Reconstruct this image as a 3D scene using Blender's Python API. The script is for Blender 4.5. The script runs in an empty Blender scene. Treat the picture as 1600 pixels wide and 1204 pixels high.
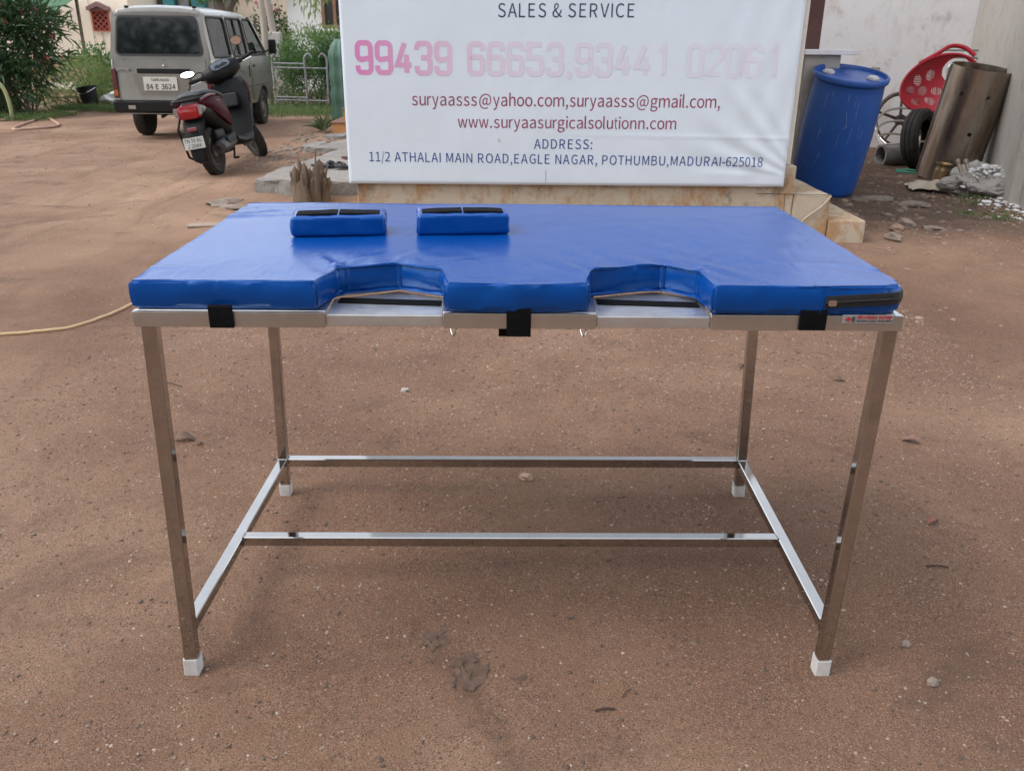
import bpy, bmesh, math, random
import numpy as np
from mathutils import Vector, Matrix, Euler
from mathutils import noise as mnoise

random.seed(7); RNG = np.random.default_rng(7)
PI = math.pi
R = math.radians
sc = bpy.context.scene
COL = sc.collection

# ------------------------------------------------------------------ camera, world, sun, exposure
F_PX, PITCH, ROLL, YAW = 1352.93, 0.37966, 0.009779, 0.011714
CAM = Vector((-0.0254, -1.4617, 1.23396))
fwd = Vector((math.sin(YAW) * math.cos(PITCH), math.cos(YAW) * math.cos(PITCH), -math.sin(PITCH)))
ri0 = Vector((math.cos(YAW), -math.sin(YAW), 0)); up0 = ri0.cross(fwd)
rgt = math.cos(ROLL) * ri0 + math.sin(ROLL) * up0
upv = -math.sin(ROLL) * ri0 + math.cos(ROLL) * up0
cd = bpy.data.cameras.new("camera"); co = bpy.data.objects.new("camera", cd); COL.objects.link(co)
m = Matrix.Identity(4)
for i in range(3):
    m[i][0] = rgt[i]; m[i][1] = upv[i]; m[i][2] = -fwd[i]; m[i][3] = CAM[i]
co.matrix_world = m
cd.sensor_fit = 'HORIZONTAL'; cd.sensor_width = 36; cd.lens = 36 * F_PX / 1600
cd.clip_start = 0.05; cd.clip_end = 1500
cd.dof.use_dof = True; cd.dof.focus_distance = 1.95; cd.dof.aperture_fstop = 14
sc.camera = co

SUN_AZ, SUN_EL = R(-112), R(52)          # azimuth from +Y towards +X
w = bpy.data.worlds.new("World"); sc.world = w; w.use_nodes = True
nt = w.node_tree; nt.nodes.clear()
wo = nt.nodes.new('ShaderNodeOutputWorld'); bg = nt.nodes.new('ShaderNodeBackground'); sky = nt.nodes.new('ShaderNodeTexSky')
sky.sky_type = 'NISHITA'; sky.sun_disc = False; sky.sun_elevation = SUN_EL; sky.sun_rotation = SUN_AZ
sky.air_density = 1.0; sky.dust_density = 0.7; sky.ozone_density = 1.0
bg.inputs['Strength'].default_value = 0.15
hs = nt.nodes.new('ShaderNodeHueSaturation'); hs.inputs['Saturation'].default_value = 0.27      # thin white cloud: the same sky, paler
nt.links.new(sky.outputs[0], hs.inputs['Color']); nt.links.new(hs.outputs[0], bg.inputs[0]); nt.links.new(bg.outputs[0], wo.inputs[0])
sd = bpy.data.lights.new("sun", 'SUN'); so = bpy.data.objects.new("sun", sd); COL.objects.link(so)
sd.energy = 0.65; sd.angle = R(30); sd.color = (1.0, 0.95, 0.88)
sdir = Vector((math.sin(SUN_AZ) * math.cos(SUN_EL), math.cos(SUN_AZ) * math.cos(SUN_EL), math.sin(SUN_EL)))
so.rotation_euler = sdir.to_track_quat('Z', 'Y').to_euler()
sc.view_settings.view_transform = 'Standard'; sc.view_settings.look = 'None'
sc.view_settings.exposure = 1.5; sc.view_settings.gamma = 1.0
sc.cycles.max_bounces = 8; sc.cycles.transparent_max_bounces = 12

# ------------------------------------------------------------------ object helpers
def props(o, label=None, cat=None, group=None, kind=None):
    if label: o['label'] = label
    if cat: o['category'] = cat
    if group: o['group'] = group
    if kind: o['kind'] = kind
    return o

def thing(name, label, cat, loc=(0, 0, 0), rot=(0, 0, 0), group=None, scale=(1, 1, 1)):
    o = bpy.data.objects.new(name, None); COL.objects.link(o)
    o.location = loc; o.rotation_euler = rot; o.scale = scale; o.empty_display_size = 0.1
    return props(o, label, cat, group)

def link_mesh(name, me, mat, parent=None, smooth=35):
    if mat is not None and not me.materials: me.materials.append(mat)
    if smooth:
        me.polygons.foreach_set('use_smooth', [True] * len(me.polygons))
        me.set_sharp_from_angle(angle=R(smooth))
    o = bpy.data.objects.new(name, me); COL.objects.link(o)
    if parent is not None: o.parent = parent
    return o

def from_np(name, V, Fc, mat, parent=None, smooth=None):
    me = bpy.data.meshes.new(name)
    V = np.asarray(V, dtype=np.float32); Fc = np.asarray(Fc, dtype=np.int32)
    n = Fc.shape[1]
    me.vertices.add(len(V)); me.vertices.foreach_set('co', V.ravel())
    me.loops.add(Fc.size); me.loops.foreach_set('vertex_index', Fc.ravel())
    me.polygons.add(len(Fc)); me.polygons.foreach_set('loop_start', np.arange(0, Fc.size, n, dtype=np.int32))
    me.update(calc_edges=True); me.validate()
    return link_mesh(name, me, mat, parent, smooth)

class MB:
    def __init__(s): s.b = bmesh.new()
    def tf(s, vs, M):
        if M is not None: bmesh.ops.transform(s.b, matrix=M, verts=vs)
    def box(s, c, d, rot=None, bev=0.0, seg=2):
        b = s.b; r = bmesh.ops.create_cube(b, size=1.0); vs = r['verts']
        bmesh.ops.scale(b, vec=d, verts=vs)
        if bev > 0:
            es = list({e for v in vs for e in v.link_edges})
            rr = bmesh.ops.bevel(b, geom=es, offset=bev, segments=seg, affect='EDGES', profile=0.5)
            vs = list({v for f in rr['faces'] for v in f.verts} | {v for v in vs if v.is_valid})
        M = Matrix.Translation(c)
        if rot is not None: M = M @ (rot if isinstance(rot, Matrix) else Euler(rot).to_matrix().to_4x4())
        s.tf(vs, M); return s
    def beam(s, p0, p1, wx, wy, up=(0, 0, 1)):
        """rectangular bar from p0 to p1; wx along side axis, wy along up-ish axis"""
        p0 = Vector(p0); p1 = Vector(p1); z = (p1 - p0); L = z.length; z.normalize()
        x = Vector(up).cross(z)
        if x.length < 1e-4: x = Vector((1, 0, 0))
        x.normalize(); y = z.cross(x)
        M = Matrix((x, y, z)).transposed().to_4x4(); M.translation = (p0 + p1) / 2
        r = bmesh.ops.create_cube(s.b, size=1.0); vs = r['verts']
        bmesh.ops.scale(s.b, vec=(wx, wy, L), verts=vs)
        bv = min(wx, wy) * 0.08
        es = list({e for v in vs for e in v.link_edges})
        rr = bmesh.ops.bevel(s.b, geom=es, offset=bv, segments=1, affect='EDGES')
        vs = list({v for f in rr['faces'] for v in f.verts})
        s.tf(vs, M); return s
    def tube(s, pts, rad, n=10, closed=False, caps=True):
        pts = [Vector(p) for p in pts]; N = len(pts)
        rads = rad if isinstance(rad, (list, tuple)) else [rad] * N
        rings = []; prev = None
        for i, p in enumerate(pts):
            a = pts[(i - 1) % N] if (i > 0 or closed) else p
            c = pts[(i + 1) % N] if (i < N - 1 or closed) else p
            t = (c - a).normalized()
            if prev is None:
                ref = Vector((0, 0, 1)) if abs(t.z) < 0.9 else Vector((1, 0, 0))
                u = t.cross(ref).normalized()
            else:
                u = (prev - t * prev.dot(t)).normalized()
            prev = u; v = t.cross(u)
            rings.append([s.b.verts.new(p + rads[i] * (math.cos(2 * PI * k / n) * u + math.sin(2 * PI * k / n) * v)) for k in range(n)])
        for i in range(N - 1 + (1 if closed else 0)):
            A = rings[i]; B = rings[(i + 1) % N]
            for k in range(n): s.b.faces.new((A[k], A[(k + 1) % n], B[(k + 1) % n], B[k]))
        if caps and not closed:
            s.b.faces.new(rings[0][::-1]); s.b.faces.new(rings[-1])
        return s
    def loft(s, secs, caps=True, loop=True):
        rings = [[s.b.verts.new(p) for p in sec] for sec in secs]; n = len(rings[0])
        for A, B in zip(rings, rings[1:]):
            for k in range(n if loop else n - 1):
                s.b.faces.new((A[k], A[(k + 1) % n], B[(k + 1) % n], B[k]))
        if caps and loop:
            s.b.faces.new(rings[0][::-1]); s.b.faces.new(rings[-1])
        return s
    def lathe(s, prof, n=24, M=None, cap=True):
        vs = []; rings = []
        for r_, z in prof:
            ring = [s.b.verts.new((r_ * math.cos(2 * PI * k / n), r_ * math.sin(2 * PI * k / n), z)) for k in range(n)]
            rings.append(ring); vs += ring
        for A, B in zip(rings, rings[1:]):
            for k in range(n): s.b.faces.new((A[k], A[(k + 1) % n], B[(k + 1) % n], B[k]))
        if cap:
            if prof[0][0] > 1e-4: s.b.faces.new(rings[0][::-1])
            if prof[-1][0] > 1e-4: s.b.faces.new(rings[-1])
        s.tf(vs, M); return s
    def prism(s, poly, z0, z1, M=None, bev=0, seg=2):
        A = [s.b.verts.new((x, y, z0)) for x, y in poly]; B = [s.b.verts.new((x, y, z1)) for x, y in poly]
        n = len(poly); fs = [s.b.faces.new(A[::-1]), s.b.faces.new(B)]
        for k in range(n): fs.append(s.b.faces.new((A[k], A[(k + 1) % n], B[(k + 1) % n], B[k])))
        vs = A + B
        if bev:
            es = list({e for f in fs for e in f.edges})
            rr = bmesh.ops.bevel(s.b, geom=es, offset=bev, segments=seg, affect='EDGES')
            vs = list({v for f in rr['faces'] for v in f.verts} | {v for v in vs if v.is_valid})
        s.tf(vs, M); return s
    def ball(s, c, r, sub=2, sc=(1, 1, 1), jit=0.0, seed=0):
        rr = bmesh.ops.create_icosphere(s.b, subdivisions=sub, radius=1.0); vs = rr['verts']
        for v in vs:
            k = 1.0 + (jit * mnoise.noise(v.co * 1.7 + Vector((seed * 3.1, seed, 0))) if jit else 0)
            v.co = Vector((v.co.x * sc[0], v.co.y * sc[1], v.co.z * sc[2])) * r * k + Vector(c)
        return s
    def build(s, name, mat, parent=None, smooth=35):
        bmesh.ops.recalc_face_normals(s.b, faces=s.b.faces)
        me = bpy.data.meshes.new(name); s.b.to_mesh(me); s.b.free()
        o = link_mesh(name, me, mat, parent, smooth)
        if smooth and smooth <= 45:
            wn = o.modifiers.new('wn', 'WEIGHTED_NORMAL'); wn.keep_sharp = True; wn.weight = 80
        return o

def rrect(w, h, r, n=5):
    out = []
    for cx, cy, a0 in ((w / 2 - r, h / 2 - r, 0), (-w / 2 + r, h / 2 - r, 90), (-w / 2 + r, -h / 2 + r, 180), (w / 2 - r, -h / 2 + r, 270)):
        for k in range(n + 1):
            a = R(a0 + 90 * k / n); out.append((cx + r * math.cos(a), cy + r * math.sin(a)))
    return out

def ring(c, rx, rz, n=16, p=2.0, tilt=0):
    """superellipse in the xz plane at y=c[1]"""
    out = []
    for k in range(n):
        a = 2 * PI * k / n; ca, sa = math.cos(a), math.sin(a)
        x = rx * math.copysign(abs(ca) ** (2 / p), ca); z = rz * math.copysign(abs(sa) ** (2 / p), sa)
        out.append((c[0] + x, c[1] + tilt * z, c[2] + z))
    return out

def smoothpts(pts, n=6):
    pts = [Vector(p) for p in pts]; out = []
    for i in range(len(pts) - 1):
        p0 = pts[max(i - 1, 0)]; p1 = pts[i]; p2 = pts[i + 1]; p3 = pts[min(i + 2, len(pts) - 1)]
        for k in range(n):
            t = k / n
            out.append(0.5 * ((2 * p1) + (p2 - p0) * t + (2 * p0 - 5 * p1 + 4 * p2 - p3) * t * t + (3 * p1 - p0 - 3 * p2 + p3) * t ** 3))
    return out + [pts[-1]]

def boolean_cut(o, cutter_bm):
    cm = bpy.data.meshes.new("c"); bmesh.ops.recalc_face_normals(cutter_bm, faces=cutter_bm.faces); cutter_bm.to_mesh(cm)
    c = bpy.data.objects.new("c", cm); COL.objects.link(c); c.parent = o.parent
    o.modifiers.clear(); md = o.modifiers.new("b", 'BOOLEAN'); md.object = c; md.operation = 'DIFFERENCE'; md.solver = 'EXACT'
    dg = bpy.context.evaluated_depsgraph_get(); dg.update()
    me = bpy.data.meshes.new_from_object(o.evaluated_get(dg)); o.modifiers.clear(); o.data = me
    bpy.data.objects.remove(c); me.set_sharp_from_angle(angle=R(35))

FONT = None
try:      # a plain grotesque that ships inside Blender itself; the built-in font is the fallback
    import os
    for _f in ('Noto Sans CJK Regular.woff2',):
        _p = os.path.join(bpy.utils.system_resource('DATAFILES'), 'fonts', _f)
        if os.path.exists(_p): FONT = bpy.data.fonts.load(_p)
except Exception: FONT = None

ADV = dict(zip(" &,-./0123456789:@ABCDEFGHIJKLMNOPQRSTUVWXYZabcdefghijklmnopqrstuvwxyz", (278, 667, 278, 333, 278, 278, 556, 556, 556, 556, 556, 556, 556, 556, 556, 556, 278, 1015, 667, 667, 722, 722, 667, 611, 778, 722, 278, 500, 667, 556, 833, 722, 778, 667, 778, 722, 667, 611, 722, 667, 944, 667, 667, 611, 556, 556, 500, 556, 556, 278, 556, 556, 222, 222, 500, 222, 833, 556, 556, 556, 556, 333, 500, 278, 556, 500, 722, 500, 500, 500)))
GLY = {}
def glyph(ch, bold):
    """one letter as (vertices Nx2 with cap height 1, faces)"""
    if (ch, bold) in GLY: return GLY[ch, bold]
    cu = bpy.data.curves.new("t", 'FONT'); cu.body = ch; cu.size = 1; cu.offset = bold; cu.resolution_u = 4
    if FONT: cu.font = FONT
    o = bpy.data.objects.new("t", cu); COL.objects.link(o)
    dg = bpy.context.evaluated_depsgraph_get(); dg.update()
    me = bpy.data.meshes.new_from_object(o.evaluated_get(dg)); bpy.data.objects.remove(o)
    V = np.array([v.co[:2] for v in me.vertices]).reshape(-1, 2); Fc = [tuple(p.vertices) for p in me.polygons]; bpy.data.meshes.remove(me)
    if ch != 'H': V = V / CAPH
    GLY[ch, bold] = (V, Fc); return V, Fc
CAPH = 1.0
_h = glyph('H', 0.0)[0]; CAPH = float(_h[:, 1].max()); GLY.clear()
def text_mesh(txt, width, height=None, bold=0.0):
    """flat lettering in the xz plane, left-bottom at the origin, scaled to width and cap height"""
    VV = []; FF = []; x = 0.0; n = 0
    for ch in txt:
        adv = ADV.get(ch, 556) / 716
        if ch != ' ':
            V, Fc = glyph(ch, bold)
            if ch == 'H' : V = V / CAPH
            x0, x1 = V[:, 0].min(), V[:, 0].max(); k = min(1.0, (adv - .09) / max(x1 - x0, 1e-3))
            W = np.zeros((len(V), 3)); W[:, 0] = (V[:, 0] - (x0 + x1) / 2) * k + x + adv / 2; W[:, 2] = V[:, 1]
            VV.append(W); FF += [tuple(i + n for i in f) for f in Fc]; n += len(V)
        x += adv
    W = np.concatenate(VV); x0, x1 = W[:, 0].min(), W[:, 0].max(); sx = width / (x1 - x0); sz = sx if height is None else height
    W[:, 0] = (W[:, 0] - x0) * sx; W[:, 2] *= sz
    me = bpy.data.meshes.new("t"); me.from_pydata(W.tolist(), [], FF); me.update()
    return me, W

def text_part(name, txt, width, height, mat, parent, place, bold=0.0):
    """place: function (N,3 flat letter coordinates) -> coordinates in the parent's space"""
    me, W = text_mesh(txt, width, height, bold); W = place(W)
    me.vertices.foreach_set('co', W.astype(np.float32).ravel()); me.update(); me.name = name
    me.materials.clear()
    return link_mesh(name, me, mat, parent, None)

def dup(root, loc=None, rot=None, label=None, group=None):
    r = root.copy(); COL.objects.link(r)
    if loc is not None: r.location = loc
    if rot is not None: r.rotation_euler = rot
    if label: r['label'] = label
    if group: r['group'] = group
    for ch in list(root.children):
        c = ch.copy(); COL.objects.link(c); c.parent = r
        for g in list(ch.children):
            d = g.copy(); COL.objects.link(d); d.parent = c
    return r

# numpy value noise
def _hash(i, j, s):
    h = np.sin(i * 127.1 + j * 311.7 + s * 74.7) * 43758.5453
    return h - np.floor(h)
def vnoise(x, y, s=0.0):
    i = np.floor(x); j = np.floor(y); fx = x - i; fy = y - j
    u = fx * fx * (3 - 2 * fx); v = fy * fy * (3 - 2 * fy)
    a = _hash(i, j, s); b = _hash(i + 1, j, s); c = _hash(i, j + 1, s); d = _hash(i + 1, j + 1, s)
    return (a * (1 - u) + b * u) * (1 - v) + (c * (1 - u) + d * u) * v - 0.5
def fbm(x, y, s=0.0, o=4):
    t = 0; a = 1.0
    for k in range(o):
        t = t + a * vnoise(x * 2 ** k, y * 2 ** k, s + k * 5.3); a *= 0.5
    return t

# ------------------------------------------------------------------ materials
def new_mat(name):
    m = bpy.data.materials.new(name); m.use_nodes = True; n = m.node_tree; n.nodes.clear()
    out = n.nodes.new('ShaderNodeOutputMaterial'); b = n.nodes.new('ShaderNodeBsdfPrincipled')
    n.links.new(b.outputs[0], out.inputs[0]); return m, n, b, out

def nd(n, t, **kw):
    x = n.nodes.new(t)
    for k, v in kw.items():
        if k in x.inputs.keys() if hasattr(x.inputs, 'keys') else False: x.inputs[k].default_value = v
        else: setattr(x, k, v)
    return x

def coords(n, scale=(1, 1, 1), src='Object'):
    tc = n.nodes.new('ShaderNodeTexCoord'); mp = n.nodes.new('ShaderNodeMapping')
    mp.inputs['Scale'].default_value = scale; n.links.new(tc.outputs[src], mp.inputs[0]); return mp.outputs[0]

def noise_tex(n, vec, scale, detail=5, rough=0.6, dist=0.0):
    x = n.nodes.new('ShaderNodeTexNoise'); x.inputs['Scale'].default_value = scale; x.inputs['Detail'].default_value = detail
    x.inputs['Roughness'].default_value = rough; x.inputs['Distortion'].default_value = dist
    n.links.new(vec, x.inputs['Vector']); return x.outputs['Fac']

def ramp(n, fac, stops):
    x = n.nodes.new('ShaderNodeValToRGB'); el = x.color_ramp.elements
    while len(el) < len(stops): el.new(0.5)
    for e, (p, c) in zip(el, stops):
        e.position = p; e.color = c if len(c) == 4 else (*c, 1)
    n.links.new(fac, x.inputs[0]); return x.outputs[0]

def mixc(n, fac, a, b, mode='MIX'):
    x = n.nodes.new('ShaderNodeMix'); x.data_type = 'RGBA'; x.blend_type = mode
    for sck, v in ((0, fac), (6, a), (7, b)):
        if isinstance(v, (int, float)): x.inputs[sck].default_value = v
        elif isinstance(v, tuple): x.inputs[sck].default_value = (*v, 1) if len(v) == 3 else v
        else: n.links.new(v, x.inputs[sck])
    return x.outputs[2]

def bump(n, b, h, strength=0.3, dist=0.01):
    x = n.nodes.new('ShaderNodeBump'); x.inputs['Strength'].default_value = strength; x.inputs['Distance'].default_value = dist
    n.links.new(h, x.inputs['Height']); n.links.new(x.outputs[0], b.inputs['Normal']); return x

def M(name, c1, c2=None, scale=6, rough=0.5, metal=0.0, bs=0.0, bscale=60, bdist=0.003, stretch=(1, 1, 1), lo=0.35, hi=0.7, rvar=0.15, coat=0.0, spec=0.5):
    m, n, b, out = new_mat(name)
    c2 = c2 or tuple(x * 0.75 for x in c1)
    v = coords(n, stretch); f = noise_tex(n, v, scale, 6, 0.62)
    n.links.new(ramp(n, f, [(lo, c1), (hi, c2)]), b.inputs['Base Color'])
    rr = n.nodes.new('ShaderNodeMapRange'); rr.inputs[3].default_value = max(rough - rvar, 0.02); rr.inputs[4].default_value = min(rough + rvar, 1)
    n.links.new(noise_tex(n, v, scale * 2.3, 4), rr.inputs[0]); n.links.new(rr.outputs[0], b.inputs['Roughness'])
    b.inputs['Metallic'].default_value = metal; b.inputs['Specular IOR Level'].default_value = spec
    if coat: b.inputs['Coat Weight'].default_value = coat; b.inputs['Coat Roughness'].default_value = 0.08
    if bs: bump(n, b, noise_tex(n, coords(n), bscale, 4), bs, bdist)
    return m

def leaf_mat(name, c1, c2, scale=9, rough=0.45, trans=0.35):
    m, n, b, out = new_mat(name)
    f = noise_tex(n, coords(n), scale, 2); n.links.new(ramp(n, f, [(0.3, c1), (0.7, c2)]), b.inputs['Base Color'])
    b.inputs['Roughness'].default_value = rough
    t = n.nodes.new('ShaderNodeBsdfTranslucent'); n.links.new(ramp(n, f, [(0.3, tuple(x * 1.3 for x in c1)), (0.7, tuple(x * 1.4 for x in c2))]), t.inputs[0])
    mx = n.nodes.new('ShaderNodeMixShader'); mx.inputs[0].default_value = trans
    n.links.new(b.outputs[0], mx.inputs[1]); n.links.new(t.outputs[0], mx.inputs[2]); n.links.new(mx.outputs[0], out.inputs[0]); return m

def glass_mat(name, tint, alpha, rough=0.03):
    m, n, b, out = new_mat(name)
    b.inputs['Base Color'].default_value = (*tint, 1); b.inputs['Roughness'].default_value = rough; b.inputs['Specular IOR Level'].default_value = 0.6
    t = n.nodes.new('ShaderNodeBsdfTransparent'); t.inputs[0].default_value = (0.75, 0.8, 0.8, 1)
    mx = n.nodes.new('ShaderNodeMixShader'); mx.inputs[0].default_value = alpha
    n.links.new(t.outputs[0], mx.inputs[1]); n.links.new(b.outputs[0], mx.inputs[2]); n.links.new(mx.outputs[0], out.inputs[0]); return m

def dirt_mat():
    m, n, b, out = new_mat("brown_dirt")
    v = coords(n)
    big = noise_tex(n, v, 0.55, 5, 0.6, 0.4); mid = noise_tex(n, v, 3.2, 6, 0.65, 0.5); fine = noise_tex(n, v, 38, 6, 0.75); grain = noise_tex(n, v, 260, 3, 0.7)
    base = ramp(n, big, [(0.34, (0.165, 0.088, 0.054)), (0.5, (0.252, 0.144, 0.092)), (0.66, (0.35, 0.220, 0.146))])
    c = mixc(n, ramp(n, mid, [(0.38, (0, 0, 0)), (0.72, (0.55, 0.55, 0.55))]), base, (0.165, 0.092, 0.062))
    c = mixc(n, ramp(n, fine, [(0.52, (0, 0, 0)), (0.75, (0.6, 0.6, 0.6))]), c, (0.095, 0.053, 0.035))
    c = mixc(n, ramp(n, grain, [(0.55, (0, 0, 0)), (0.64, (0.7, 0.7, 0.7))]), c, (0.42, 0.31, 0.23))
    c = mixc(n, ramp(n, noise_tex(n, v, 330, 2, 0.6), [(0.55, (0, 0, 0)), (0.63, (0.9, 0.9, 0.9))]), c, (0.06, 0.036, 0.027))
    # damp dark soil of the side yard, and old dark stains in the open yard
    sx = n.nodes.new('ShaderNodeSeparateXYZ'); n.links.new(v, sx.inputs[0])
    def edge(sock, a0, a1):
        mr = n.nodes.new('ShaderNodeMapRange'); mr.inputs[1].default_value = a0; mr.inputs[2].default_value = a1; n.links.new(sock, mr.inputs[0]); return mr.outputs[0]
    def mul(a0, b0):
        k = n.nodes.new('ShaderNodeMath'); k.operation = 'MULTIPLY'; n.links.new(a0, k.inputs[0])
        if isinstance(b0, float): k.inputs[1].default_value = b0
        else: n.links.new(b0, k.inputs[1])
        return k.outputs[0]
    dry = mul(mul(edge(sx.outputs[0], -0.6, -2.6), edge(sx.outputs[1], 1.2, 4.0)), edge(big, 0.30, 0.62))
    c = mixc(n, mul(dry, 0.38), c, (0.42, 0.285, 0.20))
    trk = noise_tex(n, coords(n, (3.6, 0.55, 1)), 1.1, 7, 0.68, 0.9)      # worn wheel tracks along the drive
    tr_ = mul(mul(edge(sx.outputs[0], -0.9, -1.8), edge(sx.outputs[1], 1.5, 3.0)), ramp(n, trk, [(0.50, (0, 0, 0)), (0.66, (0.42, 0.42, 0.42))]))
    c = mixc(n, tr_, c, (0.15, 0.088, 0.056))
    yard = mul(mul(edge(sx.outputs[0], 1.9, 2.5), edge(sx.outputs[1], 4.1, 5.0)), edge(mid, 0.28, 0.52))
    c = mixc(n, mul(yard, 0.8), c, (0.075, 0.052, 0.040))
    # damp streak running towards the viewer in front of the table
    ln = n.nodes.new('ShaderNodeMath'); ln.operation = 'MULTIPLY_ADD'; ln.inputs[1].default_value = 0.47; ln.inputs[2].default_value = 0.122; n.links.new(sx.outputs[1], ln.inputs[0])
    dx = n.nodes.new('ShaderNodeMath'); dx.operation = 'ADD'; n.links.new(sx.outputs[0], dx.inputs[0]); n.links.new(ln.outputs[0], dx.inputs[1])
    wob = n.nodes.new('ShaderNodeMath'); wob.operation = 'MULTIPLY_ADD'; wob.inputs[1].default_value = 0.16; n.links.new(noise_tex(n, v, 11, 5, 0.7), wob.inputs[0]); wob.inputs[2].default_value = -0.08
    d2 = n.nodes.new('ShaderNodeMath'); d2.operation = 'ADD'; n.links.new(dx.outputs[0], d2.inputs[0]); n.links.new(wob.outputs[0], d2.inputs[1])
    ab = n.nodes.new('ShaderNodeMath'); ab.operation = 'ABSOLUTE'; n.links.new(d2.outputs[0], ab.inputs[0])
    streak = mul(mul(mul(edge(ab.outputs[0], 0.055, 0.005), edge(sx.outputs[1], 0.24, 0.10)), edge(sx.outputs[1], -0.45, -0.2)), edge(fine, 0.35, 0.55))
    c = mixc(n, mul(streak, 0.5), c, (0.075, 0.048, 0.036))
    stain = ramp(n, noise_tex(n, coords(n, (1, 1.6, 1)), 1.7, 6, 0.7, 0.9), [(0.56, (0, 0, 0)), (0.68, (0.5, 0.5, 0.5))])
    c = mixc(n, stain, c, (0.10, 0.064, 0.047))
    n.links.new(c, b.inputs['Base Color']); b.inputs['Roughness'].default_value = 0.95; b.inputs['Specular IOR Level'].default_value = 0.2
    a = n.nodes.new('ShaderNodeMath'); a.operation = 'MULTIPLY_ADD'; a.inputs[1].default_value = 0.45
    n.links.new(grain, a.inputs[0]); n.links.new(fine, a.inputs[2])
    bump(n, b, a.outputs[0], 0.8, 0.014); return m

def steel_mat(name, rough=0.12, col=(0.62, 0.60, 0.57), smudge=0.12):
    m, n, b, out = new_mat(name)
    v = coords(n); f = noise_tex(n, v, 9, 6, 0.7)
    n.links.new(ramp(n, f, [(0.3, col), (0.75, tuple(x * 0.82 for x in col))]), b.inputs['Base Color'])
    b.inputs['Metallic'].default_value = 1.0
    r_ = n.nodes.new('ShaderNodeMapRange'); r_.inputs[3].default_value = rough * 0.6; r_.inputs[4].default_value = rough + smudge
    n.links.new(noise_tex(n, v, 25, 5, 0.7), r_.inputs[0]); n.links.new(r_.outputs[0], b.inputs['Roughness'])
    return m

def vinyl_mat():
    m, n, b, out = new_mat("blue_leatherette")
    v = coords(n)
    n.links.new(ramp(n, noise_tex(n, v, 3, 4), [(0.3, (0.001, 0.054, 0.262)), (0.7, (0.0008, 0.047, 0.235))]), b.inputs['Base Color'])
    b.inputs['Roughness'].default_value = 0.27; b.inputs['Specular IOR Level'].default_value = 0.7; b.inputs['Specular Tint'].default_value = (0.35, 0.6, 1.0, 1)
    vo = n.nodes.new('ShaderNodeTexVoronoi'); vo.inputs['Scale'].default_value = 520; n.links.new(v, vo.inputs['Vector'])
    ws = noise_tex(n, coords(n, (6, 1.5, 6)), 5, 3, 0.5, 0.6)
    a = n.nodes.new('ShaderNodeMath'); a.operation = 'MULTIPLY_ADD'; a.inputs[1].default_value = 0.05
    n.links.new(vo.outputs['Distance'], a.inputs[0]); n.links.new(ws, a.inputs[2])
    bump(n, b, a.outputs[0], 0.35, 0.004); return m

def streak_mat(name, base, stain, dark, rough=0.85, amt=0.8, sc=1.0, bs=0.3, th=0.0):
    """plaster or stone with blotches, a few run-off streaks and grime specks"""
    m, n, b, out = new_mat(name)
    v = coords(n); st = noise_tex(n, coords(n, (2.0 * sc, 2.0 * sc, 1.25 * sc)), 1.3, 8, 0.76, 0.5); bl = noise_tex(n, v, 1.9 * sc, 8, 0.72, 0.3); fi = noise_tex(n, v, 30 * sc, 6, 0.75)
    c = mixc(n, ramp(n, bl, [(0.40, (0, 0, 0)), (0.62, (amt * .5,) * 3)]), base, tuple(x * .86 for x in base))
    c = mixc(n, ramp(n, st, [(0.53 - th, (0, 0, 0)), (0.66 - th, (amt, amt, amt))]), c, stain)
    c = mixc(n, ramp(n, bl, [(0.60 - th * .8, (0, 0, 0)), (0.68 - th * .8, (amt * 0.75,) * 3)]), c, dark)
    c = mixc(n, ramp(n, fi, [(0.60, (0, 0, 0)), (0.74, (amt * 0.6,) * 3)]), c, tuple(x * 0.5 for x in stain))
    n.links.new(c, b.inputs['Base Color']); b.inputs['Roughness'].default_value = rough; b.inputs['Specular IOR Level'].default_value = .3
    if bs: bump(n, b, fi, bs, 0.006)
    return m

def banner_mat():
    m, n, b, out = new_mat("flex_sheet")
    v = coords(n)
    c = ramp(n, noise_tex(n, v, 1.7, 6, 0.7), [(0.35, (0.590, 0.650, 0.715)), (0.7, (0.54, 0.595, 0.655))])
    c = mixc(n, ramp(n, noise_tex(n, coords(n, (9, 9, 1.2)), 2.2, 5, 0.7), [(0.62, (0, 0, 0)), (0.78, (0.18, 0.18, 0.18))]), c, (0.5, 0.5, 0.5))
    n.links.new(c, b.inputs['Base Color']); b.inputs['Roughness'].default_value = 0.45; b.inputs['Specular IOR Level'].default_value = 0.4
    bump(n, b, noise_tex(n, coords(n, (1, 1, 1)), 3.5, 3, 0.5, 1.0), 0.12, 0.02)
    return m

def fade_print_mat():
    """ink of the phone numbers: bleached more and more to the right, as printed matter fades"""
    m, n, b, out = new_mat("bleached_pink_ink")
    tc = n.nodes.new('ShaderNodeTexCoord'); sp = n.nodes.new('ShaderNodeSeparateXYZ'); n.links.new(tc.outputs['Object'], sp.inputs[0])
    mr = n.nodes.new('ShaderNodeMapRange'); mr.inputs[1].default_value = -0.93; mr.inputs[2].default_value = 1.66; n.links.new(sp.outputs[0], mr.inputs[0])
    c = ramp(n, mr.outputs[0], [(0.0, (0.56, 0.19, 0.40)), (0.10, (0.56, 0.275, 0.445)), (0.22, (0.57, 0.435, 0.54)), (0.35, (0.575, 0.52, 0.61)), (0.8, (0.58, 0.572, 0.655))])
    n.links.new(c, b.inputs['Base Color']); b.inputs['Roughness'].default_value = 0.5; return m

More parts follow.
